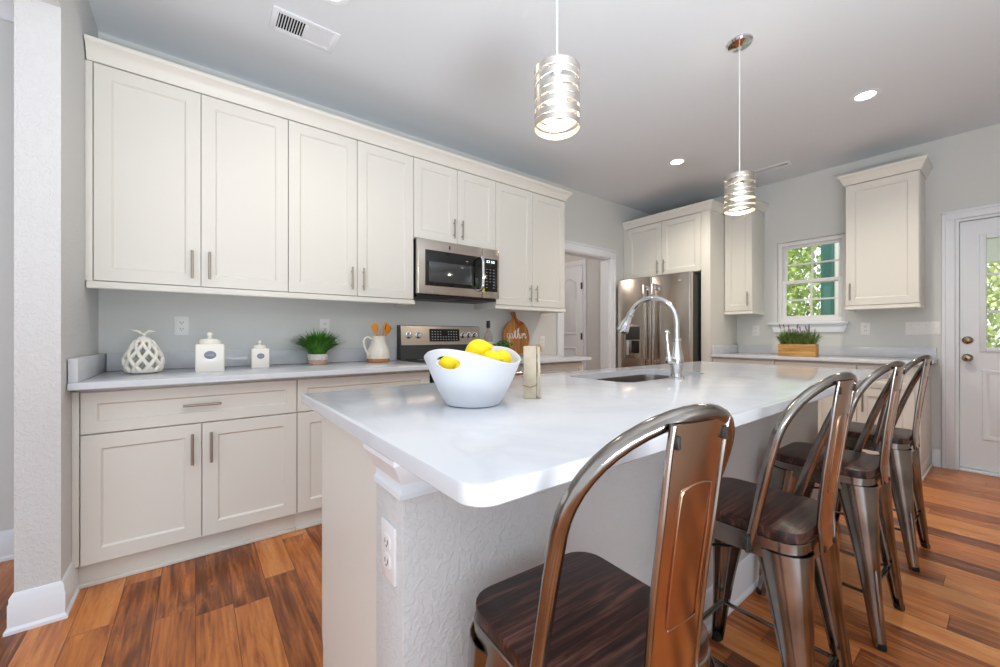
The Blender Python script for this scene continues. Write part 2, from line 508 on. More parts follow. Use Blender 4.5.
# window wall, openings for the window and the door
WX0, WX1, WZ0, WZ1 = -1.57, -1.0, 1.245, 2.105
EX0, EX1, EZ = -.302, .645, 2.07
mb = MB()
mb.box(XL - .12, WX0, YB, YB + .16, 0, ZC); mb.box(WX0, WX1, YB, YB + .16, 0, WZ0); mb.box(WX0, WX1, YB, YB + .16, WZ1, ZC)
mb.box(WX1, EX0, YB, YB + .16, 0, ZC); mb.box(EX0, EX1, YB, YB + .16, EZ, ZC); mb.box(EX1, XR, YB, YB + .16, 0, ZC)
struct(mb, 'wall_back', M_wall, 'light grey wall with the window and the garden door', smooth=0)
mb = MB(); mb.box(XR, XR + .12, .9, YB + .16, 0, ZC); struct(mb, 'blocker_wall_right', M_wall, 'unseen light grey wall added right of the garden door to block daylight', smooth=0)  # unseen wall added to keep side daylight off the far kitchen
mb = MB(); mb.box(XL, -1.1, YR, YR + .1, 0, ZC); struct(mb, 'blocker_wall_rear', M_wall, 'unseen light grey wall added behind the short wall end to block daylight', smooth=0)  # unseen wall added to darken the room beyond the short wall
# short wall and header at the opening beside the cabinets
mb = MB(); mb.box(XL, -2.29, -.54, -.42, 0, ZC); mb.box(-2.29, XR, -.54, -.42, 2.40, ZC)
struct(mb, 'wall_divider', M_knock, 'short textured wall end left of the cabinets with header over the opening', smooth=0)
# hall beyond the doorway
mb = MB(); mb.box(HX0, HX0 + .1, 1.9, 6.8, 0, ZC); mb.box(HX0, XL - .12, 6.7, 6.8, 0, ZC); mb.box(HX0, XL - .12, 1.9, 2.0, 0, ZC)
mb.box(HX0 + .1, XL - .12, 4.16, 4.26, 0, ZC)
struct(mb, 'wall_hall', M_wall, 'grey hall wall seen through the doorway', smooth=0)

BASE_PROF = [(0, 0), (.022, 0), (.022, .012), (.014, .022), (.014, .105), (.011, .112), (.011, .128), (.004, .142), (0, .144)]
def baseboard(name, path, label, side=1, prof=BASE_PROF):
    mb = MB(); mb.sweep(path, prof, side); return struct(mb, name, M_trim, label)
baseboard('baseboard_divider', [(-2.505, -.42), (-2.29, -.42), (-2.29, -.54), (XL + .02, -.54)], 'white baseboard around the short wall end', -1)
baseboard('baseboard_left', [(XL, -.56), (XL, YR)], 'white baseboard in the room beyond the short wall', -1)
baseboard('baseboard_back', [(-.43, YB), (-.38, YB)], 'white baseboard between cabinets and garden door', 1)
CROWN_ROOM = [(0, ZC - .001), (.075, ZC - .001), (.07, ZC - .012), (.05, ZC - .03), (.02, ZC - .07), (.012, ZC - .085), (.012, ZC - .1), (0, ZC - .1)]
mb = MB(); mb.sweep([(XL, -.545), (XL, YR)], CROWN_ROOM, -1); struct(mb, 'trim_1', M_trim, 'white crown moulding in the room beyond the short wall')

def casing(name, F, u0, u1, vtop, wd, label, v0=0.0, t=.018):
    mb = MB()
    for a, b in ((u0 - wd, u0), (u1, u1 + wd)):
        F.box(mb, a, b, v0, vtop, 0, t, .003)
        o = a if a < u0 else b - .022
        F.box(mb, o + (.0005 if a < u0 else -.0005), o + .022 + (.0005 if a < u0 else -.0005), v0, vtop + wd - .023, t - .004, t + .008, .004)
    F.box(mb, u0 - wd, u1 + wd, vtop + .0005, vtop + wd, 0, t, .003)
    F.box(mb, u0 - wd, u1 + wd, vtop + wd - .022, vtop + wd, t - .004, t + .008, .004)
    return struct(mb, name, M_trim, label)
casing('trim_2', LW, DY0, DY1, DZ, .105, 'white casing around the hall doorway')
mb = MB()   # jamb liner
mb.box(XL - .12, XL + .002, DY0, DY0 + .012, 0, DZ); mb.box(XL - .12, XL + .002, DY1 - .012, DY1, 0, DZ); mb.box(XL - .12, XL + .002, DY0, DY1, DZ - .012, DZ)
struct(mb, 'trim_3', M_trim, 'white jamb lining of the hall doorway', smooth=0)
casing('trim_4', BW, EX0, EX1, EZ, .074, 'white casing around the garden door')

# window
win = struct(MB().box(WX0, WX0 + .035, YB + .03, YB + .13, WZ0, WZ1, .003).box(WX1 - .035, WX1, YB + .03, YB + .13, WZ0, WZ1, .003)
             .box(WX0 + .0352, WX1 - .0352, YB + .031, YB + .129, WZ1 - .04, WZ1 - .001, .003).box(WX0 + .0352, WX1 - .0352, YB + .031, YB + .129, WZ0 + .001, WZ0 + .04, .003),
             'window_1', M_plate, 'white double-hung window over the back counter')
def sash(v0, v1, y):
    mb = MB(); a, b = WX0 + .03, WX1 - .03
    mb.box(a, a + .036, y, y + .03, v0, v1, .004); mb.box(b - .036, b, y, y + .03, v0, v1, .004)
    mb.box(a + .0358, b - .0358, y + .0005, y + .0295, v0 + .0005, v0 + .042, .002); mb.box(a + .0358, b - .0358, y + .0005, y + .0295, v1 - .036, v1 - .0005, .002)
    c = (a + b) / 2; m = (v0 + v1) / 2
    mb.box(c - .009, c + .009, y + .008, y + .022, v0 + .04, v1 - .034, .002)
    mb.box(a + .034, b - .034, y + .0086, y + .0214, m - .009, m + .009, .002)
    s_ = mb.build('sash', M_plate, win)
    MB().box(a + .037, b - .037, y + .013, y + .017, v0 + .043, v1 - .037).build('pane', M_glass, s_, 0)
VM = 1.675
sash(VM - .02, WZ1 - .03, YB + .085); sash(WZ0 + .03, VM + .02, YB + .05)
mb = MB(); mb.box(-1.645, -.972, YB - .045, YB + .05, WZ0 - .022, WZ0 + .004, .005)
struct(mb, 'trim_5', M_trim, 'white window sill')
mb = MB(); mb.prism([(-1.62, WZ0 - .022), (-.985, WZ0 - .022), (-1.005, WZ0 - .1), (-1.595, WZ0 - .1)], 'Y', YB - .02, YB)
mb.box(-1.6, -1.0, YB - .026, YB, WZ0 - .04, WZ0 - .022, .003)
struct(mb, 'trim_6', M_trim, 'white apron under the window sill')

# garden door with nine-lite glass
dy = YB + .03
door = struct(MB().box(EX0, EX0 + .02, YB, YB + .15, 0, EZ).box(EX1 - .02, EX1, YB, YB + .15, 0, EZ).box(EX0 + .0202, EX1 - .0202, YB + .001, YB + .149, EZ - .02, EZ - .001).box(EX0 + .0202, EX1 - .0202, YB - .02, YB + .149, 0.001, .02, .004),
              'door_1', M_trim, 'white garden door with glass panes above raised panels')
a, b = EX0 + .024, EX1 - .024; gx0, gx1, gz0, gz1 = a + .125, b - .125, 1.0, 1.9
slab = MB()
slab.box(a, gx0, dy, dy + .045, .03, EZ - .024); slab.box(gx1, b, dy, dy + .045, .03, EZ - .024)
slab.box(gx0 - .001, gx1 + .001, dy + .0003, dy + .0447, .0305, gz0); slab.box(gx0 - .001, gx1 + .001, dy + .0003, dy + .0447, gz1, EZ - .0245)
slab = slab.build('leaf', M_trim, door, 0)
fr = MB()
for q0, q1, z0, z1 in ((gx0 - .022, gx0 + .014, gz0 - .022, gz1 + .022), (gx1 - .014, gx1 + .022, gz0 - .022, gz1 + .022)):
    fr.box(q0, q1, dy - .012, dy + .05, z0, z1, .006)
fr.box(gx0 + .0142, gx1 - .0142, dy - .0115, dy + .0495, gz0 - .0215, gz0 + .014, .003); fr.box(gx0 + .0142, gx1 - .0142, dy - .0115, dy + .0495, gz1 - .014, gz1 + .0215, .003)
for k in (1, 2):
    q = gx0 + (gx1 - gx0) * k / 3; fr.box(q - .01, q + .01, dy, dy + .03, gz0 + .013, gz1 - .013, .003)
    z = gz0 + (gz1 - gz0) * k / 3; fr.box(gx0 + .013, gx1 - .013, dy + .001, dy + .029, z - .01, z + .01, .003)
fr.build('glazing_frame', M_trim, door)
MB().box(gx0 + .015, gx1 - .015, dy + .012, dy + .018, gz0 + .015, gz1 - .015).build('pane', M_glass, door, 0)
for q0, q1 in ((gx0 - .01, (gx0 + gx1) / 2 - .05), ((gx0 + gx1) / 2 + .05, gx1 + .01)):
    p = MB(); FD = Frame('B', dy)
    def rg(i, w): return [FD.p(u, v, w) for u, v in ((q0 + i, .27 + i), (q1 - i, .27 + i), (q1 - i, .835 - i), (q0 + i, .835 - i))]
    p.loft([rg(0, 0), rg(.006, .008), rg(.02, .008), rg(.03, .001), rg(.045, .001), rg(.075, .007)])
    p.build('panel', M_trim, door)
kx = EX0 + .065
k = MB(); k.lathe([(.001, 0), (.031, 0), (.031, -.006), (.026, -.012), (.012, -.014), (.012, -.03), (.02, -.036), (.028, -.05), (.029, -.062), (.02, -.072), (.006, -.075)], (kx, dy, .928), 24, 'Y')
k.build('door_knob', M_brass, door)
k = MB(); k.lathe([(.001, 0), (.031, 0), (.031, -.008), (.026, -.014), (.02, -.018), (.002, -.02)], (kx, dy, 1.072), 24, 'Y'); k.box(kx - .004, kx + .004, dy - .034, dy - .015, 1.057, 1.087, .002)
k.build('deadbolt', M_brass, door)
k = MB()
for z in (.3, 1.1, 1.8): k.cyl((EX1 - .024, dy - .006, z - .045), (EX1 - .024, dy - .006, z + .045), .007)
k.build('hinge', M_brass, door)

# hall door with arched panels in the end wall of the hall
HD0, HD1 = -4.31, -3.55
d2 = struct(MB().box(HD0 - .075, HD0, 4.135, 4.159, 0, 2.135, .003).box(HD1, HD1 + .05, 4.135, 4.159, 0, 2.135, .003).box(HD0 + .0005, HD1 - .0005, 4.1355, 4.1585, 2.065, 2.134, .003),
            'door_2', M_trim, 'white panelled hall door')
MB().box(HD0 + .003, HD1 - .003, 4.125, 4.158, .01, 2.06, .002).build('leaf', M_trim, d2)
FH = Frame('B', 4.125)
for v0, v1, arch in ((.2, .95, 0), (1.12, 1.84, .07)):
    for u0, u1 in ((HD0 + .1, HD0 + .35), (HD1 - .35, HD1 - .1)):
        def outl(i):
            pts = [(u0 + i, v0 + i), (u1 - i, v0 + i)]
            for q in range(9):
                t_ = q / 8; pts.append((u1 - i + (u0 - u1 + 2 * i) * t_, v1 - i + arch * math.sin(PI * t_)))
            return pts
        p = MB(); p.loft([[FH.p(u, v, w) for u, v in outl(i)] for i, w in ((0, 0), (.006, .011), (.02, .011), (.032, .001), (.06, .007))])
        p.build('panel', M_trim, d2)
for z in (.3, 1.1, 1.78): MB().box(HD1 - .022, HD1 + .004, 4.117, 4.126, z - .045, z + .045, .003).build('hinge', M_grey, d2)

# outdoors
mb = MB(); mb.box(-30, 30, 5.4, 40, -.35, -.3); g = struct(mb, 'ground', M_ground, 'garden ground outside', smooth=0)
mb = MB(); mb.box(-1.44, -1.275, 6.03, 6.4, -.3, 3.2); mb.box(-.6, 3.0, 5.16, 7.4, 2.35, 2.45); mb.box(-.6, 3.0, 7.4, 7.6, 1.98, 2.45); mb.box(2.8, 3.0, 7.4, 7.6, -.3, 1.98)
struct(mb, 'wall_exterior', M_siding, 'white siding corner and porch roof outside', smooth=0)
sh = MB(); sh.box(-1.435, -1.312, 6.0, 6.029, .6, 2.9, .004)
for v0, v1 in ((.68, 1.7), (1.78, 2.82)): sh.box(-1.412, -1.335, 5.995, 6.003, v0, v1, .003)
single(sh, 'window_shutter', M_shutter, 'teal green panelled shutter outside the right part of the window', 'shutter', (-1.37, 6.015, .6))

rnd = random.Random(4)
def foliage(R, H, n, size, seed):
    r = random.Random(seed); mb = MB()
    for i in range(n):
        u = r.random() ** .5; th = r.random() * 2 * PI; z = r.random()
        rad = R * u * (0.45 + .75 * math.sin(PI * min(1, .12 + z * .86)))
        c = Vector((rad * math.cos(th), rad * math.sin(th), z * H)); s = size * r.uniform(.6, 1.4)
        e = Euler((r.random() * 6, r.random() * 6, r.random() * 6)).to_matrix()
        a = e @ Vector((s, 0, 0)); b2 = e @ Vector((0, s * .55, 0))
        mb.quad(c - a, c - b2, c + a, c + b2)
    return mb
TSPOT = [(-6.4, 12.4, 0), (-3.75, 11.6, 1), (-1.2, 12.6, 2), (1.4, 12.0, 0), (4.0, 12.8, 1), (-9.0, 13.2, 2), (-5.1, 15.4, 1), (-2.4, 15.8, 0), (.2, 15.4, 2), (-7.9, 16.4, 2)]
TL = ['yellow-green leafy tree outside, seen in the left panes of the window', 'bright leafy tree outside behind the middle bar of the window', 'pale leafy tree outside between the window shutter and the garden door',
      'green leafy tree outside behind the glass of the garden door', 'green tree outside far to the right of the garden door', 'pale tree outside far to the left of the window',
      'green tree outside deeper in the wood behind the left window panes', 'green tree outside deeper in the wood behind the window shutter', 'pale far tree outside behind the garden door', 'pale far tree deepest in the wood to the left']
fols = [foliage(1.08, 6.6, 5200, .075, 11 + i) for i in range(3)]; fmesh = []
for i, f in enumerate(fols):
    me = bpy.data.meshes.new('foliage'); f.bm.to_mesh(me); f.bm.free(); me.materials.append(M_tree[i]); fmesh.append(me)
for (x, y, k), lb in zip(TSPOT, TL):
    t = thing('tree', lb, 'tree', (x, y, -.3), 'trees in the garden')
    tr = MB(); tr.tube([(x, y, -.32), (x + .05, y, 1.5), (x - .05, y + .05, 4.0), (x, y, 5.6)], [.1, .08, .06, .03], 8)
    for q in range(3): tr.tube([(x, y, 1.2 + q), (x + .6 * math.cos(q * 2.2 + x), y + .6 * math.sin(q * 2.2), 2.2 + q)], [.05, .02], 6)
    tr.build('trunk', M_bark, t)
    o = bpy.data.objects.new('foliage', fmesh[k]); COL.objects.link(o); o.parent = t; o.rotation_euler.z = rnd.random() * 6; o.location = (0, 0, .3)

# ------------------------------------------------------------------ kitchen cabinets, left wall
UZ0, UZ1 = 1.378, 2.43
UW = .315
def pair(u0, um, u1, v0, v1, hv, off=.038):
    g = .0018
    return [('door', u0 + g, um - g, v0, v1, um - off, hv), ('door', um + g, u1 - g, v0, v1, um + off, hv)]
G1 = 'wall cabinets on the left wall'
t = cabinet('wall_cabinet', 'tall cream two-door wall cabinet, leftmost on the left wall above the pear ornament', LW, -.412, .450, UZ0 - .004, 2.436, .001, UW, pair(-.392, .024, .450, UZ0, UZ1, 1.492), G1)
MB().box(XL + UW + .0005, XL + UW + .016, -.4195, -.3945, UZ0 - .003, 2.435, .001).build('filler_stile', M_cab, t)
cabinet('wall_cabinet', 'cream two-door wall cabinet between the leftmost one and the microwave', LW, .451, 1.280, UZ0 - .004, 2.436, .001, UW, pair(.451, .868, 1.280, UZ0, UZ1, 1.492), G1)
cabinet('wall_cabinet', 'short cream two-door wall cabinet directly above the microwave', LW, 1.281, 2.040, 1.836, 2.436, .001, UW, pair(1.281, 1.657, 2.040, 1.84, UZ1, 1.95), G1)
cabinet('wall_cabinet', 'cream two-door wall cabinet right of the microwave, above the cutting board', LW, 2.041, 2.895, UZ0 - .004, 2.436, .001, UW, pair(2.041, 2.465, 2.895, UZ0, UZ1, 1.492), G1)

def crown_prof(z, k=1.0):
    return [(-.012, z), (.012, z), (.016, z + .0095), (.02, z + .02), (.03, z + .042), (.046 * k, z + .062), (.058 * k, z + .07), (.06 * k, z + .076), (.06 * k, z + .09), (-.012, z + .09)]
CROWN = crown_prof(2.4365)
mb = MB(); mb.sweep([(XL + UW + .012, -.414), (XL + UW + .012, 2.897), (XL + .002, 2.897)], CROWN, 1)
single(mb, 'crown_molding', M_cab, 'long cream crown moulding along the tops of the left wall cabinets', 'crown moulding', (XL + UW, 1.2, 2.4365))
RAIL = [(-.016, 1.3735), (-.016, 1.339), (.008, 1.339), (.012, 1.343), (.012, 1.35), (.008, 1.354), (.006, 1.3735)]
mb = MB(); mb.sweep([(XL + UW + .016, -.414), (XL + UW + .016, 1.279), (XL + .002, 1.279)], RAIL, 1)
single(mb, 'light_rail', M_cab, 'long cream light rail under the wall cabinets left of the microwave', 'cabinet trim', (XL + UW, .4, 1.3735))
mb = MB(); mb.sweep([(XL + .002, 2.042), (XL + UW + .016, 2.042), (XL + UW + .016, 2.894), (XL + .002, 2.894)], RAIL, 1)
single(mb, 'light_rail', M_cab, 'cream light rail under the wall cabinet above the cutting board', 'cabinet trim', (XL + UW, 2.45, 1.3735))

BWD = .58; TZ0, TZ1 = .115, .882
def filler(parent, y0, y1, z0, z1, w0, w1):
    MB().box(XL + w0, XL + w1, y0, y1, z0, z1, .001).build('filler_stile', M_cab, parent)
def base_unit(label, u0, u1, us, F=LW, group='base cabinets on the left wall', fill=(0, 0), wd=BWD, toe=.55):
    g = .0018; a = u0 + fill[0]; b = u1 - fill[1]; m = (a + b) / 2 if us is None else us
    doors = [('drawer', a + g, b - g, .682, .862, (a + b) / 2 - .0, .772)]
    doors += [('door', a + g, m - g, TZ0, .676, m - .037, .558), ('door', m + g, b - g, TZ0, .676, m + .037, .558)]
    return cabinet('base_cabinet', label, F, u0, u1, TZ0 - .004, TZ1, .001, wd, doors, group, toe=toe)
t = base_unit('cream base cabinet left of the island, one wide drawer over two doors', -.414, .450, .025, fill=(.02, 0))
filler(t, -.4195, -.3965, TZ0, .866, BWD + .0005, BWD + .018)
base_unit('cream base cabinet between the leftmost base cabinet and the range, half hidden by the island', .451, 1.276, None)
base_unit('cream base cabinet at the end of the left counter beside the hall doorway', 2.056, 2.862, None)

def counter(name, label, x0, x1, y0, y1, splash, corner=.006, z0=.884, z1=.914, group=None):
    t = thing(name, label, 'countertop', ((x0 + x1) / 2, (y0 + y1) / 2, z0), group)
    mb = MB(); r = [Vector((0, 0, 0))]
    rings = [[Vector((u, v, z)) for u, v in rrect(x0 + i, x1 - i, y0 + i, y1 - i, max(corner, .004))] for i, z in ((.002, z0), (0, z0 + .002), (0, z1 - .003), (.001, z1 - .001), (.003, z1))]
    mb.loft(rings); mb.build('slab', M_quartz, t)
    for s_ in splash: MB().box(*s_, .002).build('backsplash', M_quartz, t)
    return t
counter('countertop', 'white quartz counter left of the range with low backsplash', XL + .001, -2.355, -.416, 1.278,
        [(XL + .001, XL + .021, -.386, 1.278, .9145, 1.014), (XL + .001, -2.372, -.416, -.387, .9145, 1.014)])
counter('countertop', 'short white quartz counter right of the range, under the cutting board', XL + .001, -2.355, 2.055, 2.866,
        [(XL + .001, XL + .021, 2.055, 2.866, .9145, 1.014)])

# ------------------------------------------------------------------ window wall cabinets
PX = -1.972
t = thing('refrigerator_cabinet', 'cream cabinet surround over the refrigerator with two small doors and tall side panel', 'cabinet', (-2.5, 4.7, 0))
MB().box(XL + .002, PX - .02, 4.35, YB - .001, 1.812, 2.449, .001).build('carcass', M_cab, t)
MB().box(PX - .02, PX, 4.332, YB - .001, 0, 2.449, .001).build('side_panel', M_cab, t)
MB().box(-2.068, PX - .0205, 4.332, 4.35, 0, 2.449, .001).build('stile', M_cab, t)
MB().box(XL + .002, -2.986, 4.332, 4.35, 1.812, 2.449, .001).build('stile', M_cab, t)
for u0, u1, hu in ((-2.984, -2.529, -2.567), (-2.525, -2.07, -2.487)):
    o = shaker(BW, u0, u1, 1.815, 2.443, YB - 4.348).build('door', M_cab, t)
    bar_pull(BW, hu, 1.915, YB - 4.328, .15).build('handle', M_nickel, o)
mb = MB(); mb.sweep([(XL + .01, 4.336), (PX - .004, 4.336), (PX - .004, 4.6)], crown_prof(2.4495, .8), 1)
mb.build('crown', M_cab, t)

def wall_unit_b(label, u0, u1, hu, path, ends):
    t = cabinet('wall_cabinet', label, BW, u0, u1, UZ0 - .004, 2.461, 0.0005, .31, [('door', u0 + .004, u1 - .004, UZ0, 2.455, hu, 1.5)], 'wall cabinets beside the window')
    mb = MB(); mb.sweep(path, crown_prof(2.4615, .8), 1); mb.build('crown', M_cab, t)
    mb = MB(); mb.sweep(ends, RAIL, 1); mb.build('light_rail', M_cab, t)
    return t
yf = YB - .31
wall_unit_b('narrow cream wall cabinet between the refrigerator surround and the window', PX + .003, -1.69, -1.73,
            [(PX + .003, yf - .012), (-1.692, yf - .012), (-1.692, YB - .002)], [(PX + .003, yf - .014), (-1.695, yf - .014), (-1.695, YB - .002)])
wall_unit_b('cream wall cabinet with one door between the window and the garden door', -.936, -.472, -.9,
            [(-.934, YB - .002), (-.934, yf - .012), (-.474, yf - .012), (-.474, YB - .002)], [(-.931, YB - .002), (-.931, yf - .014), (-.477, yf - .014), (-.477, YB - .002)])

GB = 'base cabinets under the window counter'
def base_b(label, u0, u1, fill=(0, 0), single_door=False):
    g = .0018; a = u0 + fill[0]; b = u1 - fill[1]; m = (a + b) / 2
    ds = [('drawer', a + g, b - g, .682, .862, m, .772)]
    ds += [('door', a + g, b - g, TZ0, .676, a + .04, .558)] if single_door else [('door', a + g, m - g, TZ0, .676, m - .037, .558), ('door', m + g, b - g, TZ0, .676, m + .037, .558)]
    return cabinet('base_cabinet', label, BW, u0, u1, TZ0 - .004, TZ1, .0005, .59, ds, GB, toe=.56)
base_b('cream base cabinet under the window counter, next to the refrigerator surround', PX + .002, -1.401)
base_b('cream base cabinet under the window counter, below the lavender planter', -1.4, -.806)
rb = base_b('cream base cabinet at the right end of the window counter, behind the farthest stool', -.805, -.438, (0, .03), True)
MB().box(-.4375, -.4255, 4.41, YB - .002, 0, .022, .004).build('shoe_molding', M_cab, rb)
counter('countertop', 'white quartz counter along the window wall with low backsplash', PX + .002, -.398, 4.345, YB - .001,
        [(PX + .022, -.405, YB - .021, YB - .001, .9145, 1.005), (PX + .002, PX + .02, 4.36, YB - .001, .9145, 1.005)])

# ------------------------------------------------------------------ appliances
def refrigerator():
    x0, x1, yf, zt = -2.99, -2.085, 4.13, 1.79
    t = thing('refrigerator', 'stainless french-door refrigerator with ice and water dispenser', 'refrigerator', ((x0 + x1) / 2, 4.5, 0))
    MB().box(x0 + .01, x1 - .01, yf + .075, 4.92, .03, zt - .015, .006).build('body', M_grey, t)
    xm = (x0 + x1) / 2
    dl = MB().box(x0, xm - .003, yf, yf + .07, .68, zt, .01, 3).build('door', M_steel, t)
    dr = MB().box(xm + .003, x1, yf, yf + .07, .68, zt, .01, 3).build('door', M_steel, t)
    dz = MB().box(x0, x1, yf, yf + .07, .05, .67, .01, 3).build('freezer_drawer', M_steel, t)
    for o, x in ((dl, xm - .055), (dr, xm + .055)):
        h = MB(); h.box(x - .016, x + .016, yf - .062, yf - .04, .76, 1.7, .007)
        for z in (.8, 1.66): h.box(x - .016, x + .016, yf - .05, yf, z - .03, z + .03, .006)
        h.build('handle', M_chrome, o)
    h = MB(); h.cyl((x0 + .06, yf - .05, .6), (x1 - .06, yf - .05, .6), .013)
    for x in (x0 + .1, x1 - .1): h.cyl((x, yf - .05, .6), (x, yf, .6), .01)
    h.build('handle', M_chrome, dz)
    a, b = x0 + .1, x0 + .33
    d = MB().box(a, b, yf - .006, yf + .002, .84, 1.235, .004).build('dispenser', M_steel, dl)
    MB().box(a + .02, b - .02, yf - .009, yf - .004, 1.06, 1.215, .003).build('dispenser_panel', M_grey, d)
    MB().box(a + .1, b - .025, yf - .0085, yf - .004, .9, 1.05, .003).build('dispenser_recess', M_dark, d)
    MB().cyl((a + .06, yf - .018, .88), (a + .06, yf - .018, 1.05), .02, seg=14).build('dispenser_paddle', M_chrome, d)
    MB().box(x1 - .13, x1 - .1, yf - .002, yf + .001, 1.7, 1.71, .001).build('badge', M_plate, dr)
    MB().box(x0 + .02, x1 - .02, yf + .03, 4.85, 0, .03).build('grille', M_dark, t)
refrigerator()

def microwave():
    y0, y1, z0, z1, xf = 1.287, 2.039, 1.398, 1.83, -2.66
    t = thing('microwave', 'stainless over-the-range microwave under the short wall cabinet', 'microwave', (-2.85, 1.66, z0))
    MB().box(XL + .003, xf - .045, y0 + .002, y1 - .002, z0 + .02, z1, .004).build('body', M_dark, t)
    g = MB().box(XL + .02, xf - .03, y0 + .01, y1 - .01, z0, z0 + .02, .004)
    for k in range(2): g.box(-2.95, -2.75, y0 + .08 + k * .34, y0 + .3 + k * .34, z0 - .004, z0 + .001, .002)
    g.build('vent_grille', M_dark, t)
    F = Frame('L', xf - .045)
    yd = 1.862
    d = MB(); F.box(d, y0, yd, z0 + .02, z1 - .002, 0, .045, .008); d = d.build('door', M_steel, t)
    w = MB(); F.box(w, y0 + .06, yd - .002, z0 + .085, z1 - .08, .043, .048, .004); w = w.build('door_glass', M_black, d)
    s_ = MB(); F.box(s_, y0 + .09, yd - .085, z0 + .115, z1 - .165, .0475, .0495, .001); s_.build('viewing_screen', mat('oven_screen', (92, 94, 96), 0.1, 0.7), w)
    h = MB(); pts = [F.p(yd - .03, z0 + .08, .045), F.p(yd - .03, z0 + .09, .085), F.p(yd - .03, z0 + .14, .1), F.p(yd - .03, z1 - .14, .1), F.p(yd - .03, z1 - .09, .085), F.p(yd - .03, z1 - .08, .045)]
    h.tube(crom(pts, 5), .014, 12); h.build('handle', M_chrome, d)
    b = MB(); F.box(b, 1.55, 1.562, z1 - .06, z1 - .03, .044, .0465, .001); b.build('badge', M_grey, d)
    c = MB(); F.box(c, yd + .003, y1, z0 + .02, z1 - .002, 0, .045, .008); c = c.build('control_frame', M_steel, t)
    p = MB(); F.box(p, yd + .016, y1 - .022, z0 + .075, z1 - .085, .043, .048, .003); p = p.build('keypad', M_black, c)
    k = MB()
    for r in range(7):
        for q in range(3):
            if r < 2 and q == 1: continue
            u = yd + .036 + q * .036; v = z0 + .105 + r * .025
            F.box(k, u, u + .014, v, v + .005, .0475, .0488)
    k.build('keys', M_icon, p)
    dg = MB()
    for q in range(4):
        u = yd + .04 + q * .02 + (.008 if q > 1 else 0)
        F.box(dg, u, u + .012, z1 - .118, z1 - .115, .0475, .0488); F.box(dg, u, u + .012, z1 - .104, z1 - .101, .0475, .0488)
        F.box(dg, u + .009, u + .012, z1 - .118, z1 - .101, .0475, .0488)
    dg.build('clock_display', M_digit, p)
    st = MB(); F.box(st, yd - .005, yd + .022, z0 + .066, z0 + .1, .0455, .0487, .001); st.build('energy_sticker', M_sticker, c)
microwave()

def kitchen_range():
    y0, y1, xf = 1.29, 2.052, -2.40
    t = thing('range', 'stainless electric range with black glass cooktop and knobs on the backguard', 'range', (-2.7, 1.66, 0))
    MB().box(XL + .05, xf - .02, y0, y1, .02, .895, .004).build('body', M_grey, t)
    MB().box(XL + .05, xf + .005, y0 - .0, y1, .896, .916, .005).build('cooktop', M_black, t)
    bg = MB(); bg.prism([(XL + .005, .917), (XL + .085, .917), (XL + .075, 1.02), (XL + .06, 1.19), (XL + .005, 1.195)], 'Y', y0, y1)
    bg = bg.build('backguard', M_grey, t)
    P = lambda v: XL + .085 - (v - .9) * .085 + .004
    def slab(mb, u0, u1, v0, v1, th=.006):
        mb.prism([(P(v0) - .004, v0), (P(v0) + th, v0), (P(v1) + th, v1), (P(v1) - .004, v1)], 'Y', u0, u1); return mb
    panel = slab(MB(), y0 + .004, y1 - .004, 1.032, 1.188, .006).build('control_panel', M_steel, bg)
    slab(MB(), 1.545, 1.835, 1.06, 1.165, .008).build('display', M_black, bg)
    k = MB()
    for r in range(4):
        for q in range(10):
            if q in (4, 5) and r > 1: continue
            u = 1.565 + q * .026; v = 1.073 + r * .022
            slab(k, u, u + .012, v, v + .007, .0092)
    k.build('display_marks', M_icon, bg)
    for u in (1.36, 1.445, 1.875, 1.935, 1.995):
        v = 1.112; x = P(v) + .004
        kk = MB(); kk.lathe([(.001, 0), (.027, 0), (.027, .006), (.021, .008), (.02, .026), (.017, .03), (.001, .031)], (x, u, v), 20, 'X')
        kk.box(x + .012, x + .034, u - .004, u + .004, v - .02, v + .02, .002)
        kk.build('knob', M_chrome, bg)
    for x, y, r in ((-2.86, 1.48, .09), (-2.86, 1.85, .075), (-2.58, 1.48, .075), (-2.58, 1.85, .11)):
        MB().lathe([(r - .003, .9158), (r, .9158), (r, .9166), (r - .003, .9166)], (x, y, 0), 32, close=True).build('burner_ring', M_icon, t)
    d = MB().box(xf - .018, xf + .01, y0 + .003, y1 - .003, .2, .875, .006).build('oven_door', M_steel, t)
    MB().box(xf + .009, xf + .013, y0 + .12, y1 - .12, .36, .68, .003).build('oven_window', M_black, d)
    h = MB(); h.cyl((xf + .058, y0 + .03, .815), (xf + .058, y1 - .03, .815), .013)
    for y in (y0 + .07, y1 - .07): h.box(xf + .008, xf + .056, y - .012, y + .012, .803, .827, .003)
    h.build('handle', M_chrome, d)
    MB().box(xf - .018, xf + .008, y0 + .003, y1 - .003, .05, .19, .006).build('storage_drawer', M_steel, t)
    MB().box(XL + .1, xf - .06, y0 + .01, y1 - .01, 0, .02).build('base', M_dark, t)
kitchen_range()

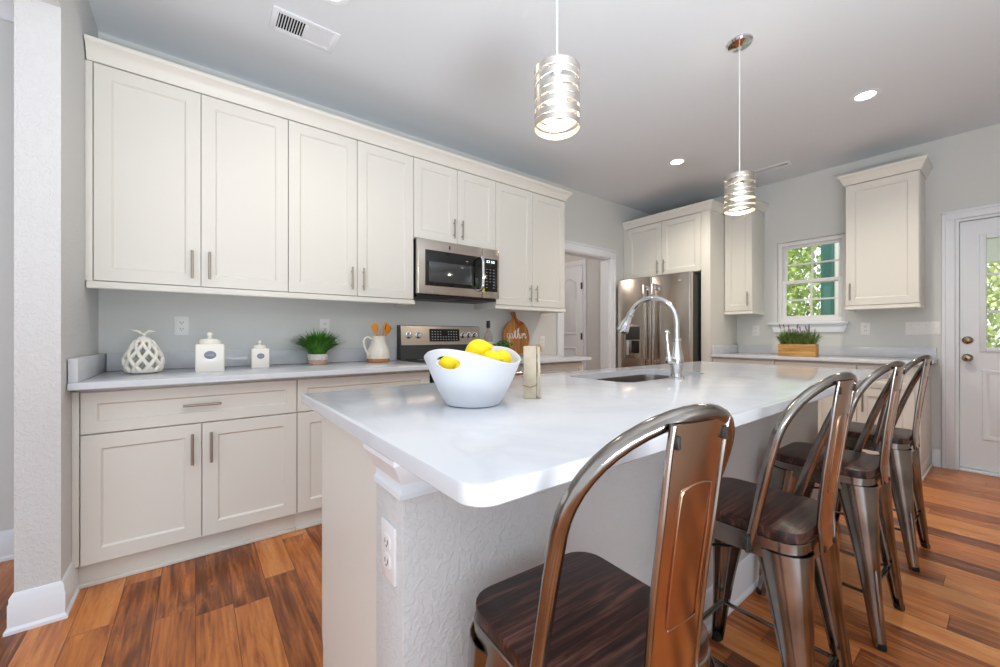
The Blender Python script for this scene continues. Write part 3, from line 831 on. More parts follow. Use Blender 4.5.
# ------------------------------------------------------------------ island
IX0, IX1, IY0, IY1 = -1.473, -.42, .281, 3.05
KX0, KX1, KY0, KY1 = -.857, -.715, .315, 2.94
isl = thing('kitchen_island', 'white kitchen island base with textured half wall on the stool side', 'island', (-1.05, 1.6, 0))
MB().box(KX0, KX1, KY0, KY1, 0, .8825, .002).build('half_wall', M_knock, isl)
c = MB(); c.box(-1.352, KX0 - .001, KY0 + .006, KY1, .16, .66); c.box(-1.352, KX0 - .001, KY0 + .006, 1.375, .66, .8822); c.box(-1.352, KX0 - .001, 2.155, KY1, .66, .8822)
c.build('carcass', M_cab, isl, 0)
c = MB(); c.box(-1.30, KX0 - .001, KY0 + .0065, KY1, 0, .1595); c.prism([(-1.352, .1595), (-1.302, .1595), (-1.302, 0), (-1.338, 0), (-1.338, .12)], 'Y', KY0 + .006, KY0 + .02)
c.build('toe_kick', M_cab, isl)
FI = Frame('L', -1.372)
class FrameN:   # faces -X (aisle side)
    def p(s, u, v, w): return Vector((-1.352 - w, u, v))
    def box(s, mb, u0, u1, v0, v1, w0, w1, bev=0.0):
        mb.box(-1.352 - w1, -1.352 - w0, u0, u1, v0, v1, bev); return mb
FN = FrameN(); y = KY0 + .01
for wd in (.60, .82, .60, .59):
    o = shaker(FN, y + .002, y + wd - .002, .682, .862, .001, rail=.05).build('drawer', M_cab, isl)
    bar_pull(FN, y + wd / 2, .772, .021, .15, False).build('handle', M_nickel, o)
    for q in (0, 1):
        o = shaker(FN, y + .002 + q * wd / 2, y + (q + 1) * wd / 2 - .002, .16, .676, .001).build('door', M_cab, isl)
        bar_pull(FN, y + wd / 2 + (-.037 if q == 0 else .037), .558, .021, .15).build('handle', M_nickel, o)
    y += wd
KM = [(0, .8822), (0, .798), (.012, .798), (.012, .808), (.006, .812), (.006, .826), (.012, .832), (.02, .846), (.034, .866), (.04, .872), (.04, .8822)]
c = MB(); c.sweep([(KX0 + .012, KY0), (KX1, KY0), (KX1, KY1)], [(o * .8, z) for o, z in KM], 1)
c.build('crown', M_trim, isl)
c = MB(); c.sweep([(KX0, KY0), (KX1, KY0), (KX1, KY1)], BASE_PROF, 1); c.build('baseboard', M_trim, isl)
c = MB(); c.box(-1.31, KX0, KY0 - .008, KY0 + .006, 0, .02, .004); c.build('shoe_molding', M_trim, isl)

top = thing('island_countertop', 'large white quartz island countertop with rounded corners', 'countertop', (-.95, 1.66, .8828))
rings = [[Vector((u, v, z)) for u, v in rrect(IX0 + i, IX1 - i, IY0 + i, IY1 - i, [.045 - i, .012, .012, .042 - i])] for i, z in ((.002, .8828), (0, .885), (0, .909), (.0012, .9125), (.005, .914))]
slab = MB().loft(rings).build('slab', M_quartz, top)
SX0, SX1, SY0, SY1 = -1.33, -.97, 1.41, 2.12
cut = MB(); cut.loft([[Vector((u, v, z)) - Vector(top['_w']) for u, v in rrect(SX0, SX1, SY0, SY1, .07, 8)] for z in (.86, .93)])
bpy.context.view_layer.update()
boolean_cut(slab, cut)

sk = thing('kitchen_sink', 'stainless undermount sink in the island countertop', 'sink', (-1.165, 1.76, .66))
b = MB(); R = lambda i, r: rrect(SX0 + i, SX1 - i, SY0 + i, SY1 - i, r, 8)
prof = [(-.018, .8822, .08), (-.002, .8822, .07), (.0, .86, .07), (.004, .72, .07), (.02, .695, .06), (.05, .69, .05), (.05, .686, .05), (.014, .69, .06), (-.004, .72, .07), (-.008, .86, .075), (-.018, .878, .08)]
rings = [[Vector((u, v, z)) for u, v in R(i, r)] for i, z, r in prof[:6]]
b.loft(rings, False, True)
b.loft([[Vector((u, v, z)) for u, v in R(i, r)] for i, z, r in (prof[0], (-.018, .86, .08), (-.008, .7, .07), (.02, .684, .06))], False, True)
b.build('basin', M_sink, sk)
MB().lathe([(.001, .6895), (.045, .6895), (.045, .6935), (.03, .692), (.001, .6915)], (-1.165, 1.76, 0), 24).build('drain', M_chrome, sk)

def faucet():
    x, y = -.93, 1.72; z = .914
    t = thing('faucet', 'polished chrome gooseneck pull-down faucet beside the island sink', 'faucet', (x, y, z))
    b = MB(); b.lathe([(.001, z), (.034, z), (.034, z + .006), (.027, z + .012), (.025, z + .03), (.03, z + .07), (.03, z + .09), (.024, z + .12), (.018, z + .15), (.017, z + .17), (.021, z + .172), (.021, z + .182), (.014, z + .184), (.001, z + .185)], (x, y, 0), 28)
    b.build('body', M_chrome, t)
    R = .126; pts = [(x, y, z + .18), (x, y, z + .24)]
    zc = z + .25
    for k in range(19):
        a = PI * k / 18 * .86; pts.append((x - R + R * math.cos(a), y, zc + R * math.sin(a) * .98))
    b = MB(); b.tube(pts, .0125, 14); b.build('spout', M_chrome, t)
    e = Vector(pts[-1]); d = (Vector(pts[-1]) - Vector(pts[-2])).normalized()
    b = MB(); b.tube([e - d * .004, e + d * .004, e + d * .012, e + d * .05, e + d * .085, e + d * .098], [.0175, .0175, .015, .022, .031, .029], 20)
    b.build('spray_head', M_chrome, t)
    b = MB(); b.cyl((x, y - .012, z + .08), (x - .008, y - .05, z + .085), .017, .015, 16)
    b.ell((x - .008, y - .05, z + .088), (.018, .016, .02))
    b.tube([(x - .008, y - .05, z + .09), (x - .01, y - .054, z + .13), (x - .014, y - .058, z + .19), (x - .014, y - .058, z + .21)], [.009, .008, .0095, .011], 12)
    b.ell((x - .014, y - .058, z + .21), (.012, .012, .012))
    b.build('lever_handle', M_chrome, t)
faucet()

# ------------------------------------------------------------------ stools
def rsq(h, r, z, seg=6): return [Vector((u, v, z)) for u, v in rrect(-h, h, -h, h, r, seg)]
def make_stool():
    t = thing('bar_stool', '', 'stool', (0, 0, 0), 'metal stools along the island')
    b = MB(); h = .16
    b.loft([rsq(h - .001, .054, .584), rsq(h, .055, .585), rsq(h, .055, .608), rsq(h - .0006, .0546, .6098), rsq(h - .002, .0535, .6105)])
    b.build('seat', M_seat, t)
    b = MB(); b.loft([rsq(h, .055, .5838), rsq(h + .003, .058, .582), rsq(h + .003, .058, .555), rsq(h + .004, .055, .53), rsq(h - .004, .05, .53), rsq(h - .004, .05, .57), rsq(h - .03, .04, .573)], True, True)
    b.build('seat_pan', M_gun, t)
    for sx in (-1, 1):
        for sy in (-1, 1):
            b = MB(); rings = []
            n = 9
            for i in range(n):
                q = i / (n - 1); z = .555 * (1 - q)
                w = .066 * (1 - q) + .02 * q - .008 * math.sin(PI * q)
                cx = sx * (.122 + (.19 - .122) * q); cy = sy * (.122 + (.172 - .122) * q)
                if q > .95: w = .019
                ring = []
                m = 14
                for k in range(m):      # rounded L sheet: convex outside, hollow inside
                    s_ = k / (m - 1) * 2 - 1
                    ang = math.radians(45) + s_ * math.radians(100)
                    ring.append(Vector((cx + sx * w * (math.cos(ang) - .25), cy + sy * w * (math.sin(ang) - .25), z)))
                for k in range(m - 1, -1, -1):
                    s_ = k / (m - 1) * 2 - 1
                    ang = math.radians(45) + s_ * math.radians(96); w2 = max(w - .004, .004)
                    ring.append(Vector((cx + sx * w2 * (math.cos(ang) - .25), cy + sy * w2 * (math.sin(ang) - .25), z)))
                rings.append(ring)
            b.loft(rings)
            # pressed groove near the foot
            gp = []
            for q in (.52, .56, .7, .82, .86):
                w = .066 * (1 - q) + .02 * q - .008 * math.sin(PI * q); z = .555 * (1 - q)
                cx = sx * (.122 + .068 * q); cy = sy * (.122 + .05 * q); o = w * (.7071 - .25) + .0005
                gp.append((cx + sx * o, cy + sy * o, z))
            b.tube(gp, [.003, .006, .0065, .006, .003], 8)
            leg = b.build('leg', M_gun, t)
            fx, fy = sx * .189, sy * .171
            MB().lathe([(.001, 0), (.016, 0), (.0165, .004), (.015, .02), (.001, .02)], (fx, fy, 0), 16).build('foot_cap', M_rubber, leg)
    # foot rails and the crossed brace under the seat
    q = 1 - .165 / .555; lx = .122 + .068 * q - .012; ly = .122 + .05 * q - .012
    for a, b_ in (((-lx, -ly), (lx, -ly)), ((-lx, ly), (lx, ly)), ((-lx, -ly), (-lx, ly)), ((lx, -ly), (lx, ly))):
        MB().tube([(a[0], a[1], .165), (b_[0], b_[1], .165)], .0095, 10, flat=.6).build('foot_rail', M_gun, t)
    for sgn in (-1, 1):
        MB().tube([(-.13, -.13 * sgn, .47), (.13, .13 * sgn, .47)], .007, 8, flat=.5).build('cross_brace', M_grey, t)
    # hoop
    def hoop_x(y, z):
        u = (z - .58) / .42
        return .052 + .105 * u + (.05 * u ** 5.44 if u > 0 else 0) + .15 * y * max(u, 0)
    pts = [(-.162, .545), (-.162, .6), (-.162, .68), (-.162, .77)]
    arc = [(-.162 * math.cos(PI * k / 24), .843 + .161 * math.sin(PI * k / 24)) for k in range(25)]
    pts = pts + arc + [(-y, z) for y, z in reversed(pts)]
    path = [Vector((hoop_x(y, z), y, z)) for y, z in pts]; b = MB()
    rad = [.0125] * len(path)
    b.tube(path, rad, 14); b.build('back_hoop', M_gun, t)
    for sy in (-1, 1):
        b = MB(); b.tube([(.047, sy * .17, .535), (.049, sy * .17, .58)], .014, 10, flat=.45); b.lathe([(.001, -.004), (.01, -.004), (.011, 0), (.008, .004), (.001, .005)], (.047, sy * .178, .556), 12, 'Y')
        b.build('bracket_bolt', M_grey, t)
    # splat: wide folded sheet from the hoop down to the rear of the seat pan
    prof = [(.213, .995, .062), (.206, .95, .062), (.195, .86, .062), (.182, .76, .062), (.174, .68, .062), (.169, .62, .061), (.172, .585, .058), (.173, .548, .053)]
    prof = [(v.x, v.z, v.y) for v in crom([(x, w, z) for x, z, w in prof], 4)]
    b = MB(); nw = 10; th = .003
    front, back = [], []
    for x, z, w in prof:
        fr_, bk_ = [], []
        for k in range(nw + 1):
            s_ = k / nw * 2 - 1
            bow = .006 * (1 - s_ * s_) if z > .6 else .004 * (1 - s_ * s_)
            sk = .05 * s_ * w * max(0, (z - .6) / .4); fr_.append(Vector((x + bow + sk, s_ * w, z))); bk_.append(Vector((x + bow + th + sk, s_ * w, z)))
        front.append(fr_ + bk_[::-1])
    b.loft(front); spl = b.build('splat', M_splat, t)
    for s_ in (-1, 1):
        b = MB(); b.tube([(x + .0015 + .05 * s_ * w * max(0, (z - .6) / .4), s_ * w, z) for x, z, w in prof], .005, 10); b.build('rolled_edge', M_gun, spl)
    for s_ in (-1, 1): MB().box(.212 + .003 * s_, .2185 + .003 * s_, s_ * .054 - .003, s_ * .054 + .003, .962, .98, .001).build('weld_tab', M_dark, spl)
    out = []
    for u_, z_ in ((-.03, .70), (-.036, .72), (-.036, .88), (-.024, .905), (.024, .905), (.036, .88), (.036, .72), (.03, .70), (-.03, .70)):
        xi = next(a_[0] + (b_[0] - a_[0]) * (z_ - a_[1]) / (b_[1] - a_[1]) for a_, b_ in zip(prof[:-1], prof[1:]) if b_[1] <= z_ <= a_[1])
        out.append((xi + .0062 + th - .004 * (u_ / .062) ** 2 + .05 * u_ * (z_ - .6) / .4, u_, z_))
    b = MB(); b.tube(crom(out, 4), .0013, 6, flat=.6); b.build('pressed_outline', M_splat, spl)
    b = MB()
    for s_ in (-1, 1): b.lathe([(.001, 0), (.008, 0), (.008, .004), (.001, .006)], (.176, s_ * .04, .553), 12, 'X')
    b.build('bracket_bolt', M_dark, spl)
    return t
stool = make_stool()
SPOTS = [(-.474, .56, -.06, 'nearest dark wood and metal bar stool, at the front corner of the island'),
         (-.479, 1.34, -.01, 'second metal bar stool with dark wood seat from the front corner of the island'),
         (-.477, 2.1, -.01, 'third metal bar stool with dark wood seat from the front corner of the island'),
         (-.475, 2.865, -.01, 'farthest metal bar stool with dark wood seat, nearest the window counter')]
for i, (x, y, rz, lb) in enumerate(SPOTS):
    o = stool if i == 0 else copy_tree(stool)
    o.location = (x, y, 0); o.rotation_euler.z = rz; o['label'] = lb

# ------------------------------------------------------------------ lights on the ceiling
def pendant(y, label):
    x = -.95; zt, zb, R = 2.012, 1.808, .077
    t = thing('pendant_light', label, 'pendant light', (x, y, ZC), 'pendants over the island')
    MB().lathe([(.001, ZC), (.066, ZC), (.066, ZC - .008), (.058, ZC - .018), (.03, ZC - .024), (.012, ZC - .03), (.01, ZC - .045), (.001, ZC - .046)], (x, y, 0), 32).build('canopy', M_chrome, t)
    MB().cyl((x, y, ZC - .04), (x, y, zt + .01), .0035, seg=8).build('cord', mat('silver_cord', (226, 226, 226), .4), t)
    s_ = MB()
    s_.lathe([(R - .0012, zt), (R, zt), (R, zt - .004), (R - .0012, zt - .004)], (x, y, 0), 48, close=True)
    # brushed bands, each tilted its own way so the slits between them open and close round the drum
    nb = 7; H = zt - zb
    for k in range(nb):
        zc = zt - H * (k + .5) / nb; amp = .0095 * (1 if k % 2 else -1); ph = k * 1.3
        if k in (0, nb - 1): amp *= .25
        hh = .0104
        ring_o, rings = [], []
        for q in range(4):
            ring = []
            for a_ in range(64):
                a = 2 * PI * a_ / 64
                off = amp * math.sin(a + ph) * .55 + amp * .4 * math.sin(2 * a + ph * 2)
                r_ = R if q in (1, 2) else R - .0014
                zz = zc + off + (hh if q in (0, 1) else -hh)
                zz = max(zb, min(zt, zz))
                ring.append(Vector((x + r_ * math.cos(a), y + r_ * math.sin(a), zz)))
            rings.append(ring)
        rings.append([v.copy() for v in rings[0]])
        s_.loft(rings, False, False)
    for k in range(3):
        a = 2 * PI * k / 3 + .5
        s_.box(x + (R - .003) * math.cos(a) - .0015, x + (R - .003) * math.cos(a) + .0015, y + (R - .003) * math.sin(a) - .0015, y + (R - .003) * math.sin(a) + .0015, zb + .004, zt - .002)
        s_.tube([(x, y, zt + .004), (x + (R - .002) * math.cos(a), y + (R - .002) * math.sin(a), zt - .002)], .002, 6)
    s_.build('lamp_shade', mat('brushed_silver_shade', (206, 201, 194), .34, 1.0), t)
    MB().lathe([(.001, zt + .012), (.012, zt + .012), (.02, zt), (.02, zt - .045), (.016, zt - .05), (.001, zt - .05)], (x, y, 0), 20).build('socket', M_chrome, t)
    MB().lathe([(.001, zt - .05), (.014, zt - .052), (.026, zt - .08), (.032, zt - .105), (.026, zt - .13), (.012, zt - .142), (.001, zt - .145)], (x, y, 0), 20).build('bulb', M_bulb, t)
    lamp('pendant_lamp', 'POINT', (x, y, zb - .03), 5, (1.0, .85, .66), .05)
pendant(.975, 'nearer banded silver drum pendant lamp, above the lemon bowl')
pendant(2.44, 'farther banded silver drum pendant lamp with its round ceiling canopy in view')

def can_light(x, y, label, power=54):
    t = thing('recessed_light', label, 'ceiling light', (x, y, ZC), 'recessed ceiling lights')
    MB().lathe([(.055, ZC - .001), (.085, ZC - .001), (.087, ZC - .004), (.07, ZC - .007), (.055, ZC - .004)], (x, y, 0), 40, close=True).build('trim_ring', M_trim, t)
    MB().lathe([(.001, ZC - .0015), (.054, ZC - .0015), (.054, ZC - .003), (.001, ZC - .0035)], (x, y, 0), 32).build('lens', M_can, t)
    lamp('recessed_lamp', 'SPOT', (x, y, ZC - .02), power, (1.0, .9, .76), .06, spot=2.4)
can_light(-1.966, 3.645, 'lit recessed ceiling light near the refrigerator')
can_light(-.63, 3.67, 'lit recessed ceiling light above the window wall counter')
can_light(-2.0, .52, 'recessed ceiling light cut by the top edge of the view, beside the larger vent', 12)

def vent(x0, x1, y0, y1, label, along_y=True):
    t = thing('ceiling_vent', label, 'vent', ((x0 + x1) / 2, (y0 + y1) / 2, ZC), 'ceiling air vents')
    f = MB(); z = ZC; m = .03
    f.box(x0, x1, y0, y0 + m, z - .008, z - .0005, .002); f.box(x0, x1, y1 - m, y1, z - .008, z - .0005, .002)
    f.box(x0, x0 + m, y0 + m, y1 - m, z - .008, z - .0005, .002); f.box(x1 - m, x1, y0 + m, y1 - m, z - .008, z - .0005, .002)
    if along_y:
        c = (y0 + y1) / 2; f.box(x0 + m, x1 - m, c - .008, c + .008, z - .008, z - .0005, .001)
    f.build('frame', M_trim, t)
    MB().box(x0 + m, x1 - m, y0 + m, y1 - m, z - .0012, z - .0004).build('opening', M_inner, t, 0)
    s_ = MB(); n = 20
    a0, a1 = (y0 + m, y1 - m) if along_y else (x0 + m, x1 - m)
    for k in range(n):
        p = a0 + (a1 - a0) * (k + .5) / n; d, w_ = (.002, .003) if (k < n / 2 if along_y else k > n * .68) else (-.005, .004 if along_y else .012)
        if along_y: s_.prism([(p - d, z - .0075), (p - d + w_, z - .0075), (p + d + w_, z - .0015), (p + d, z - .0015)], 'X', x0 + m, x1 - m)
        else: s_.prism([(p - d, z - .0075), (p - d + w_, z - .0075), (p + d + w_, z - .0015), (p + d, z - .0015)], 'Y', y0 + m, y1 - m)
    s_.build('louvres', M_trim, t)
vent(-2.445, -2.265, .31, .635, 'larger white ceiling vent above the left cabinets')
vent(-1.72, -1.30, 4.46, 4.58, 'smaller white ceiling vent above the window wall', False)

# ------------------------------------------------------------------ outlets and switches
def outlet(F, u, v, label, w=.003, name='electrical_outlet', gangs=0, hw=.035, hh=.057):
    b = F.p(u, v, 0)
    t = thing(name, label, 'outlet' if not gangs else 'light switch', tuple(b), 'outlets on the walls' if not gangs else None)
    p = MB(); F.box(p, u - hw, u + hw, v - hh, v + hh, 0, .006, .002); p.build('cover_plate', M_plate, t)
    if not gangs:
        for dv in (-.0195, .0195):
            r = MB(); ring = [(u + x, v + dv + y) for x, y in rrect(-.0165, .0165, -.014, .014, .008, 5)]
            r.loft([[F.p(a, b2, ww) for a, b2 in ring] for ww in (.005, .0085)]); r = r.build('receptacle', M_plate, t)
            k = MB(); F.box(k, u - .008, u - .0055, v + dv - .003, v + dv + .006, .0082, .0089); F.box(k, u + .0055, u + .008, v + dv - .003, v + dv + .006, .0082, .0089)
            F.box(k, u - .002, u + .002, v + dv - .0095, v + dv - .0055, .0082, .0089); k.build('slots', M_dark, r)
    else:
        for k in range(gangs):
            c = u + (k - (gangs - 1) / 2) * .046
            s_ = MB(); F.box(s_, c - .005, c + .005, v - .012, v + .012, .005, .008, .001); a, b2 = F.p(c - .0035, v + .001, .007), F.p(c + .0035, v + .011, .019)
            s_.box(a.x, b2.x, a.y, b2.y, a.z, b2.z, .001); s_.build('toggle', M_plate, t)
            MB().cyl(F.p(c, v + .03, .006), F.p(c, v + .03, .0066), .003, seg=8).build('screw', M_icon, t)
    return t
outlet(LW, -.066, 1.168, 'white wall outlet above the pear ornament and the large canister')
outlet(LW, .742, 1.175, 'white wall outlet behind the potted grass')
outlet(LW, 2.905, .985 + .06, 'white wall outlet low beside the cutting board near the hall doorway')
outlet(BW, -1.775, 1.166, 'white wall outlet between the refrigerator surround and the window')
outlet(BW, -.855, 1.175, 'white wall outlet under the single-door cabinet right of the window')
outlet(BW, -.487, 1.172, 'white four-gang switch plate beside the garden door', name='light_switch', gangs=4, hw=.105)
outlet(Frame('B', KY0), -.777, .672, 'white outlet on the end of the island half wall')

# ------------------------------------------------------------------ things on the counters
CZ = .9142
def pear():
    cx, cy = -2.78, -.215
    t = thing('pear_ornament', 'cream ceramic lattice pear ornament with leaves on its stem', 'ornament', (cx, cy, CZ))
    prof = [(.0, .056), (.02, .068), (.05, .077), (.075, .076), (.1, .068), (.125, .056), (.145, .046), (.165, .036), (.18, .026), (.19, .014)]
    def R(h):
        for (h0, r0), (h1, r1) in zip(prof[:-1], prof[1:]):
            if h0 <= h <= h1:
                q = (h - h0) / (h1 - h0); return r0 + (r1 - r0) * q
        return prof[-1][1]
    b = MB(); N = 9; hs = [.012 + .158 * k / 30 for k in range(31)]
    for d in (-1, 1):
        for k in range(N):
            a0 = 2 * PI * k / N
            b.tube([(cx + R(h) * math.cos(a0 + d * (h / .19) * 1.7), cy + R(h) * math.sin(a0 + d * (h / .19) * 1.7), CZ + h) for h in hs], [.0105 - .003 * h / .17 for h in hs], 8)
    b.lathe([(.001, CZ), (.055, CZ), (.068, CZ + .006), (.075, CZ + .02), (.068, CZ + .022), (.05, CZ + .008), (.001, CZ + .006)], (cx, cy, 0), 32)
    b.lathe([(.036, CZ + .16), (.034, CZ + .168), (.026, CZ + .182), (.012, CZ + .191), (.001, CZ + .192)], (cx, cy, 0), 24)
    b.build('lattice_body', M_ceramic, t)
    b = MB(); b.tube([(cx, cy, CZ + .188), (cx, cy + .004, CZ + .21)], .006, 10)
    for s_, l in ((-1, .05), (1, .045)):
        b.tube([(cx, cy, CZ + .2), (cx + .01, cy + s_ * l * .5, CZ + .218), (cx + .014, cy + s_ * l, CZ + (.226 if s_ < 0 else .216))], [.007, .014, .004], 10, flat=.5)
    b.build('stem_leaves', M_ceramic, t)
pear()

def canister(x1, yc, hw, h, label):
    xc = x1 - hw
    t = thing('canister', label, 'canister', (xc, yc, CZ), 'ceramic canisters on the left counter')
    b = MB(); z1 = CZ + h
    rr = lambda i, z, r: [Vector((u, v, z)) for u, v in rrect(xc - hw + i, xc + hw - i, yc - hw + i, yc + hw - i, r)]
    k = hw / .065
    b.loft([rr(.002, CZ, .006), rr(0, CZ + .004, .008), rr(0, z1 - .008, .008), rr(.004, z1 - .001, .01), rr(.012 * k, z1, .012)])
    b.build('jar', M_ceramic, t)
    b = MB(); b.lathe([(.001, z1), (.05 * k, z1), (.051 * k, z1 + .014 * k), (.044 * k, z1 + .026 * k), (.014 * k, z1 + .03 * k), (.009 * k, z1 + .034 * k), (.009 * k, z1 + .04 * k), (.0145 * k, z1 + .046 * k), (.0145 * k, z1 + .058 * k), (.008 * k, z1 + .064 * k), (.001, z1 + .065 * k)], (xc, yc, 0), 28)
    b.build('lid', M_ceramic, t)
    zc = CZ + h * .6; b = MB(); n = 28
    ov = lambda i, w: [Vector((x1 + w, yc + (.027 * k - i) * math.cos(2 * PI * q / n), zc + (.022 * k - i) * math.sin(2 * PI * q / n))) for q in range(n)]
    b.loft([ov(0, -.001), ov(0, .001), ov(.001, .0016)]); lb = b.build('label_plaque', M_label, t)
    b = MB(); pts = [(x1 + .0022, yc + (q / 16 - .5) * .034 * k, zc + .003 * k * math.sin(q * 1.9)) for q in range(17)]
    b.tube(pts, .0007, 4); pts = [(x1 + .0022, yc + (q / 12 - .5) * .022 * k, zc - .009 * k) for q in range(3)]
    b.build('label_marks', M_white, lb)
canister(-2.66, .063, .065, .15, 'larger square cream canister with a grey oval label, beside the pear ornament')
canister(-2.80, .315, .048, .118, 'smaller square cream canister with a grey round label, left of the potted grass')

def blades(mb, cx, cy, z, n, L, spread, w, seed, rmax=.04):
    r = random.Random(seed)
    for i in range(n):
        a = r.random() * 2 * PI; s_ = spread * r.random() ** .7; l = L * r.uniform(.65, 1.1); r0 = rmax * r.random()
        p0 = Vector((cx + r0 * math.cos(a), cy + r0 * math.sin(a), z)); d = Vector((math.cos(a), math.sin(a), 0)); n_ = Vector((-math.sin(a), math.cos(a), 0))
        prev = None
        for k in range(5):
            q = k / 4
            c = p0 + d * (s_ * q ** 1.5) + Vector((0, 0, l * (q - .42 * q * q * (s_ / max(spread, .001)))))
            c.x = max(c.x, XL + .018)
            ww = w * (1 - q) ** .6 * (.6 + .8 * min(1, q * 3)) + .0003
            a_, b_ = mb.bm.verts.new(c - n_ * ww), mb.bm.verts.new(c + n_ * ww)
            if prev: mb.bm.faces.new((prev[0], prev[1], b_, a_))
            prev = (a_, b_)
    return mb
def grass_pot():
    cx, cy = -2.90, .662
    t = thing('potted_grass', 'bushy green potted grass in a two-tone clay pot', 'potted plant', (cx, cy, CZ))
    MB().lathe([(.001, CZ), (.05, CZ), (.056, CZ + .008), (.06, CZ + .03), (.001, CZ + .031)], (cx, cy, 0), 32).build('pot_base', M_pink, t)
    MB().lathe([(.001, CZ + .0312), (.06, CZ + .0312), (.064, CZ + .05), (.065, CZ + .07), (.06, CZ + .07), (.056, CZ + .06), (.001, CZ + .058)], (cx, cy, 0), 32).build('pot', M_speck, t)
    MB().lathe([(.001, CZ + .059), (.054, CZ + .061), (.001, CZ + .066)], (cx, cy, 0), 20).build('soil', M_soil, t)
    blades(MB(), cx, cy, CZ + .062, 560, .185, .21, .0045, 5, .05).build('grass_blades', M_leafA, t, 0)
grass_pot()

def pitcher():
    cx, cy = -2.885, 1.078
    t = thing('pitcher', 'cream stoneware pitcher with raw terracotta foot holding wooden utensils', 'pitcher', (cx, cy, CZ))
    b = MB(); b.lathe([(.001, CZ + .026), (.083, CZ + .026), (.086, CZ + .05), (.08, CZ + .085), (.062, CZ + .125), (.052, CZ + .15), (.055, CZ + .175), (.064, CZ + .192), (.061, CZ + .192), (.05, CZ + .172), (.048, CZ + .15), (.058, CZ + .122), (.074, CZ + .085), (.08, CZ + .05), (.074, CZ + .03), (.001, CZ + .03)], (cx, cy, 0), 36)
    b = b.build('body', mat('warm_stoneware', (236, 228, 214), .3, var=.04, var_scale=30), t)
    MB().lathe([(.001, CZ), (.072, CZ), (.078, CZ + .004), (.083, CZ + .0255), (.001, CZ + .0255)], (cx, cy, 0), 36).build('foot', M_terra, t)
    h = MB(); h.tube(crom([(cx + .01, cy - .052, CZ + .17), (cx + .012, cy - .085, CZ + .184), (cx + .015, cy - .112, CZ + .165), (cx + .015, cy - .112, CZ + .125), (cx + .012, cy - .092, CZ + .08), (cx + .01, cy - .082, CZ + .06)], 6), .0075, 10)
    h.build('handle', M_ceramic, t)
    def utensil(name, label, base, tip, w, slot, g):
        base, tip = Vector(base), Vector(tip); d = (tip - base).normalized(); l = (tip - base).length
        o = thing(name, label, 'kitchen utensil', tuple(base), g)
        MB().tube([base, base + d * (l - .06)], .0065, 10).build('handle', M_spoon, o)
        hd = MB(); n = 8; rings = []
        sd = Vector((0, 1, 0)) - d * d.y; sd.normalize(); nn = d.cross(sd)
        for k in range(n + 1):
            q = k / n; ww = w * (.35 + .65 * math.sin(min(1, q * 1.35) * PI / 2)) * (1 if q < .8 else math.sqrt(max(0.05, 1 - ((q - .8) / .2) ** 2)))
            c = base + d * (l - .075 + .075 * q); th = .004
            rings.append([c + sd * ww * math.cos(2 * PI * j / 12) + nn * th * math.sin(2 * PI * j / 12) for j in range(12)])
        hd.loft(rings); hd = hd.build('head', M_spoon, o)
        if slot:
            s_ = MB(); s_.tube([base + d * (l - .055) + nn * .0035, base + d * (l - .012) + nn * .0035], .004, 8); s_.tube([base + d * (l - .055) - nn * .0035, base + d * (l - .012) - nn * .0035], .004, 8); s_.build('slot', mat('slot_shadow', (116, 62, 20), .7), hd)
    g = 'wooden utensils in the pitcher'
    utensil('spatula', 'orange wooden spatula, leftmost in the pitcher', (cx + .03, cy + .008, CZ + .04), (cx + .045, cy - .05, CZ + .285), .026, False, g)
    utensil('wooden_spoon', 'orange slotted wooden spoon in the middle of the pitcher', (cx + .002, cy - .02, CZ + .04), (cx + .006, cy + .062, CZ + .292), .024, True, g)
    utensil('wooden_spoon', 'orange wooden spoon leaning rightmost in the pitcher', (cx - .03, cy - .012, CZ + .04), (cx - .036, cy + .105, CZ + .27), .022, False, g)
pitcher()

def bottle(cx, cy, h, r, label, glass, capm, lab=True):
    t = thing('bottle', label, 'bottle', (cx, cy, CZ), 'bottles beside the range')
    z = CZ
    MB().lathe([(.001, z), (r, z), (r * 1.05, z + .01), (r * 1.05, z + h * .52), (r * .9, z + h * .62), (r * .42, z + h * .72), (r * .34, z + h * .76), (r * .34, z + h * .86), (.001, z + h * .86)], (cx, cy, 0), 28).build('glass', glass, t)
    MB().lathe([(.001, z + h * .8), (r * .44, z + h * .8), (r * .46, z + h * .86), (r * .42, z + h), (.001, z + h)], (cx, cy, 0), 20).build('cap', capm, t)
    if lab: MB().lathe([(r * 1.055, z + h * .14), (r * 1.065, z + h * .14), (r * 1.065, z + h * .42), (r * 1.055, z + h * .42)], (cx, cy, 0), 28, close=True).build('paper_label', M_plate, t)
bottle(-2.93, 2.118, .33, .038, 'clear glass bottle with a black cap between the range and the cutting board', M_bottle, M_dark)

def basil():
    cx, cy = -2.80, 2.19
    t = thing('potted_herb', 'small leafy green herb plant in front of the cutting board', 'potted plant', (cx, cy, CZ))
    MB().lathe([(.001, CZ), (.034, CZ), (.042, CZ + .06), (.043, CZ + .066), (.038, CZ + .066), (.036, CZ + .05), (.001, CZ + .05)], (cx, cy, 0), 24).build('pot', M_speck, t)
    b = MB(); r = random.Random(3)
    for i in range(70):
        a = r.random() * 6.28; rr = .085 * r.random() ** .6; c = Vector((cx + rr * math.cos(a), cy + rr * math.sin(a), CZ + .09 + .075 * r.random() * (1 - rr / .14)))
        b.ell(c, (.016, .011, .003), Euler((r.uniform(-.6, .6), r.uniform(-.6, .6), r.random() * 6)).to_matrix(), 8, 6)
    for i in range(12):
        a = i * .55; b.tube([(cx, cy, CZ + .05), (cx + .05 * math.cos(a), cy + .05 * math.sin(a), CZ + .1)], .0018, 5)
    b.build('leaves', M_leafB, t)
basil()

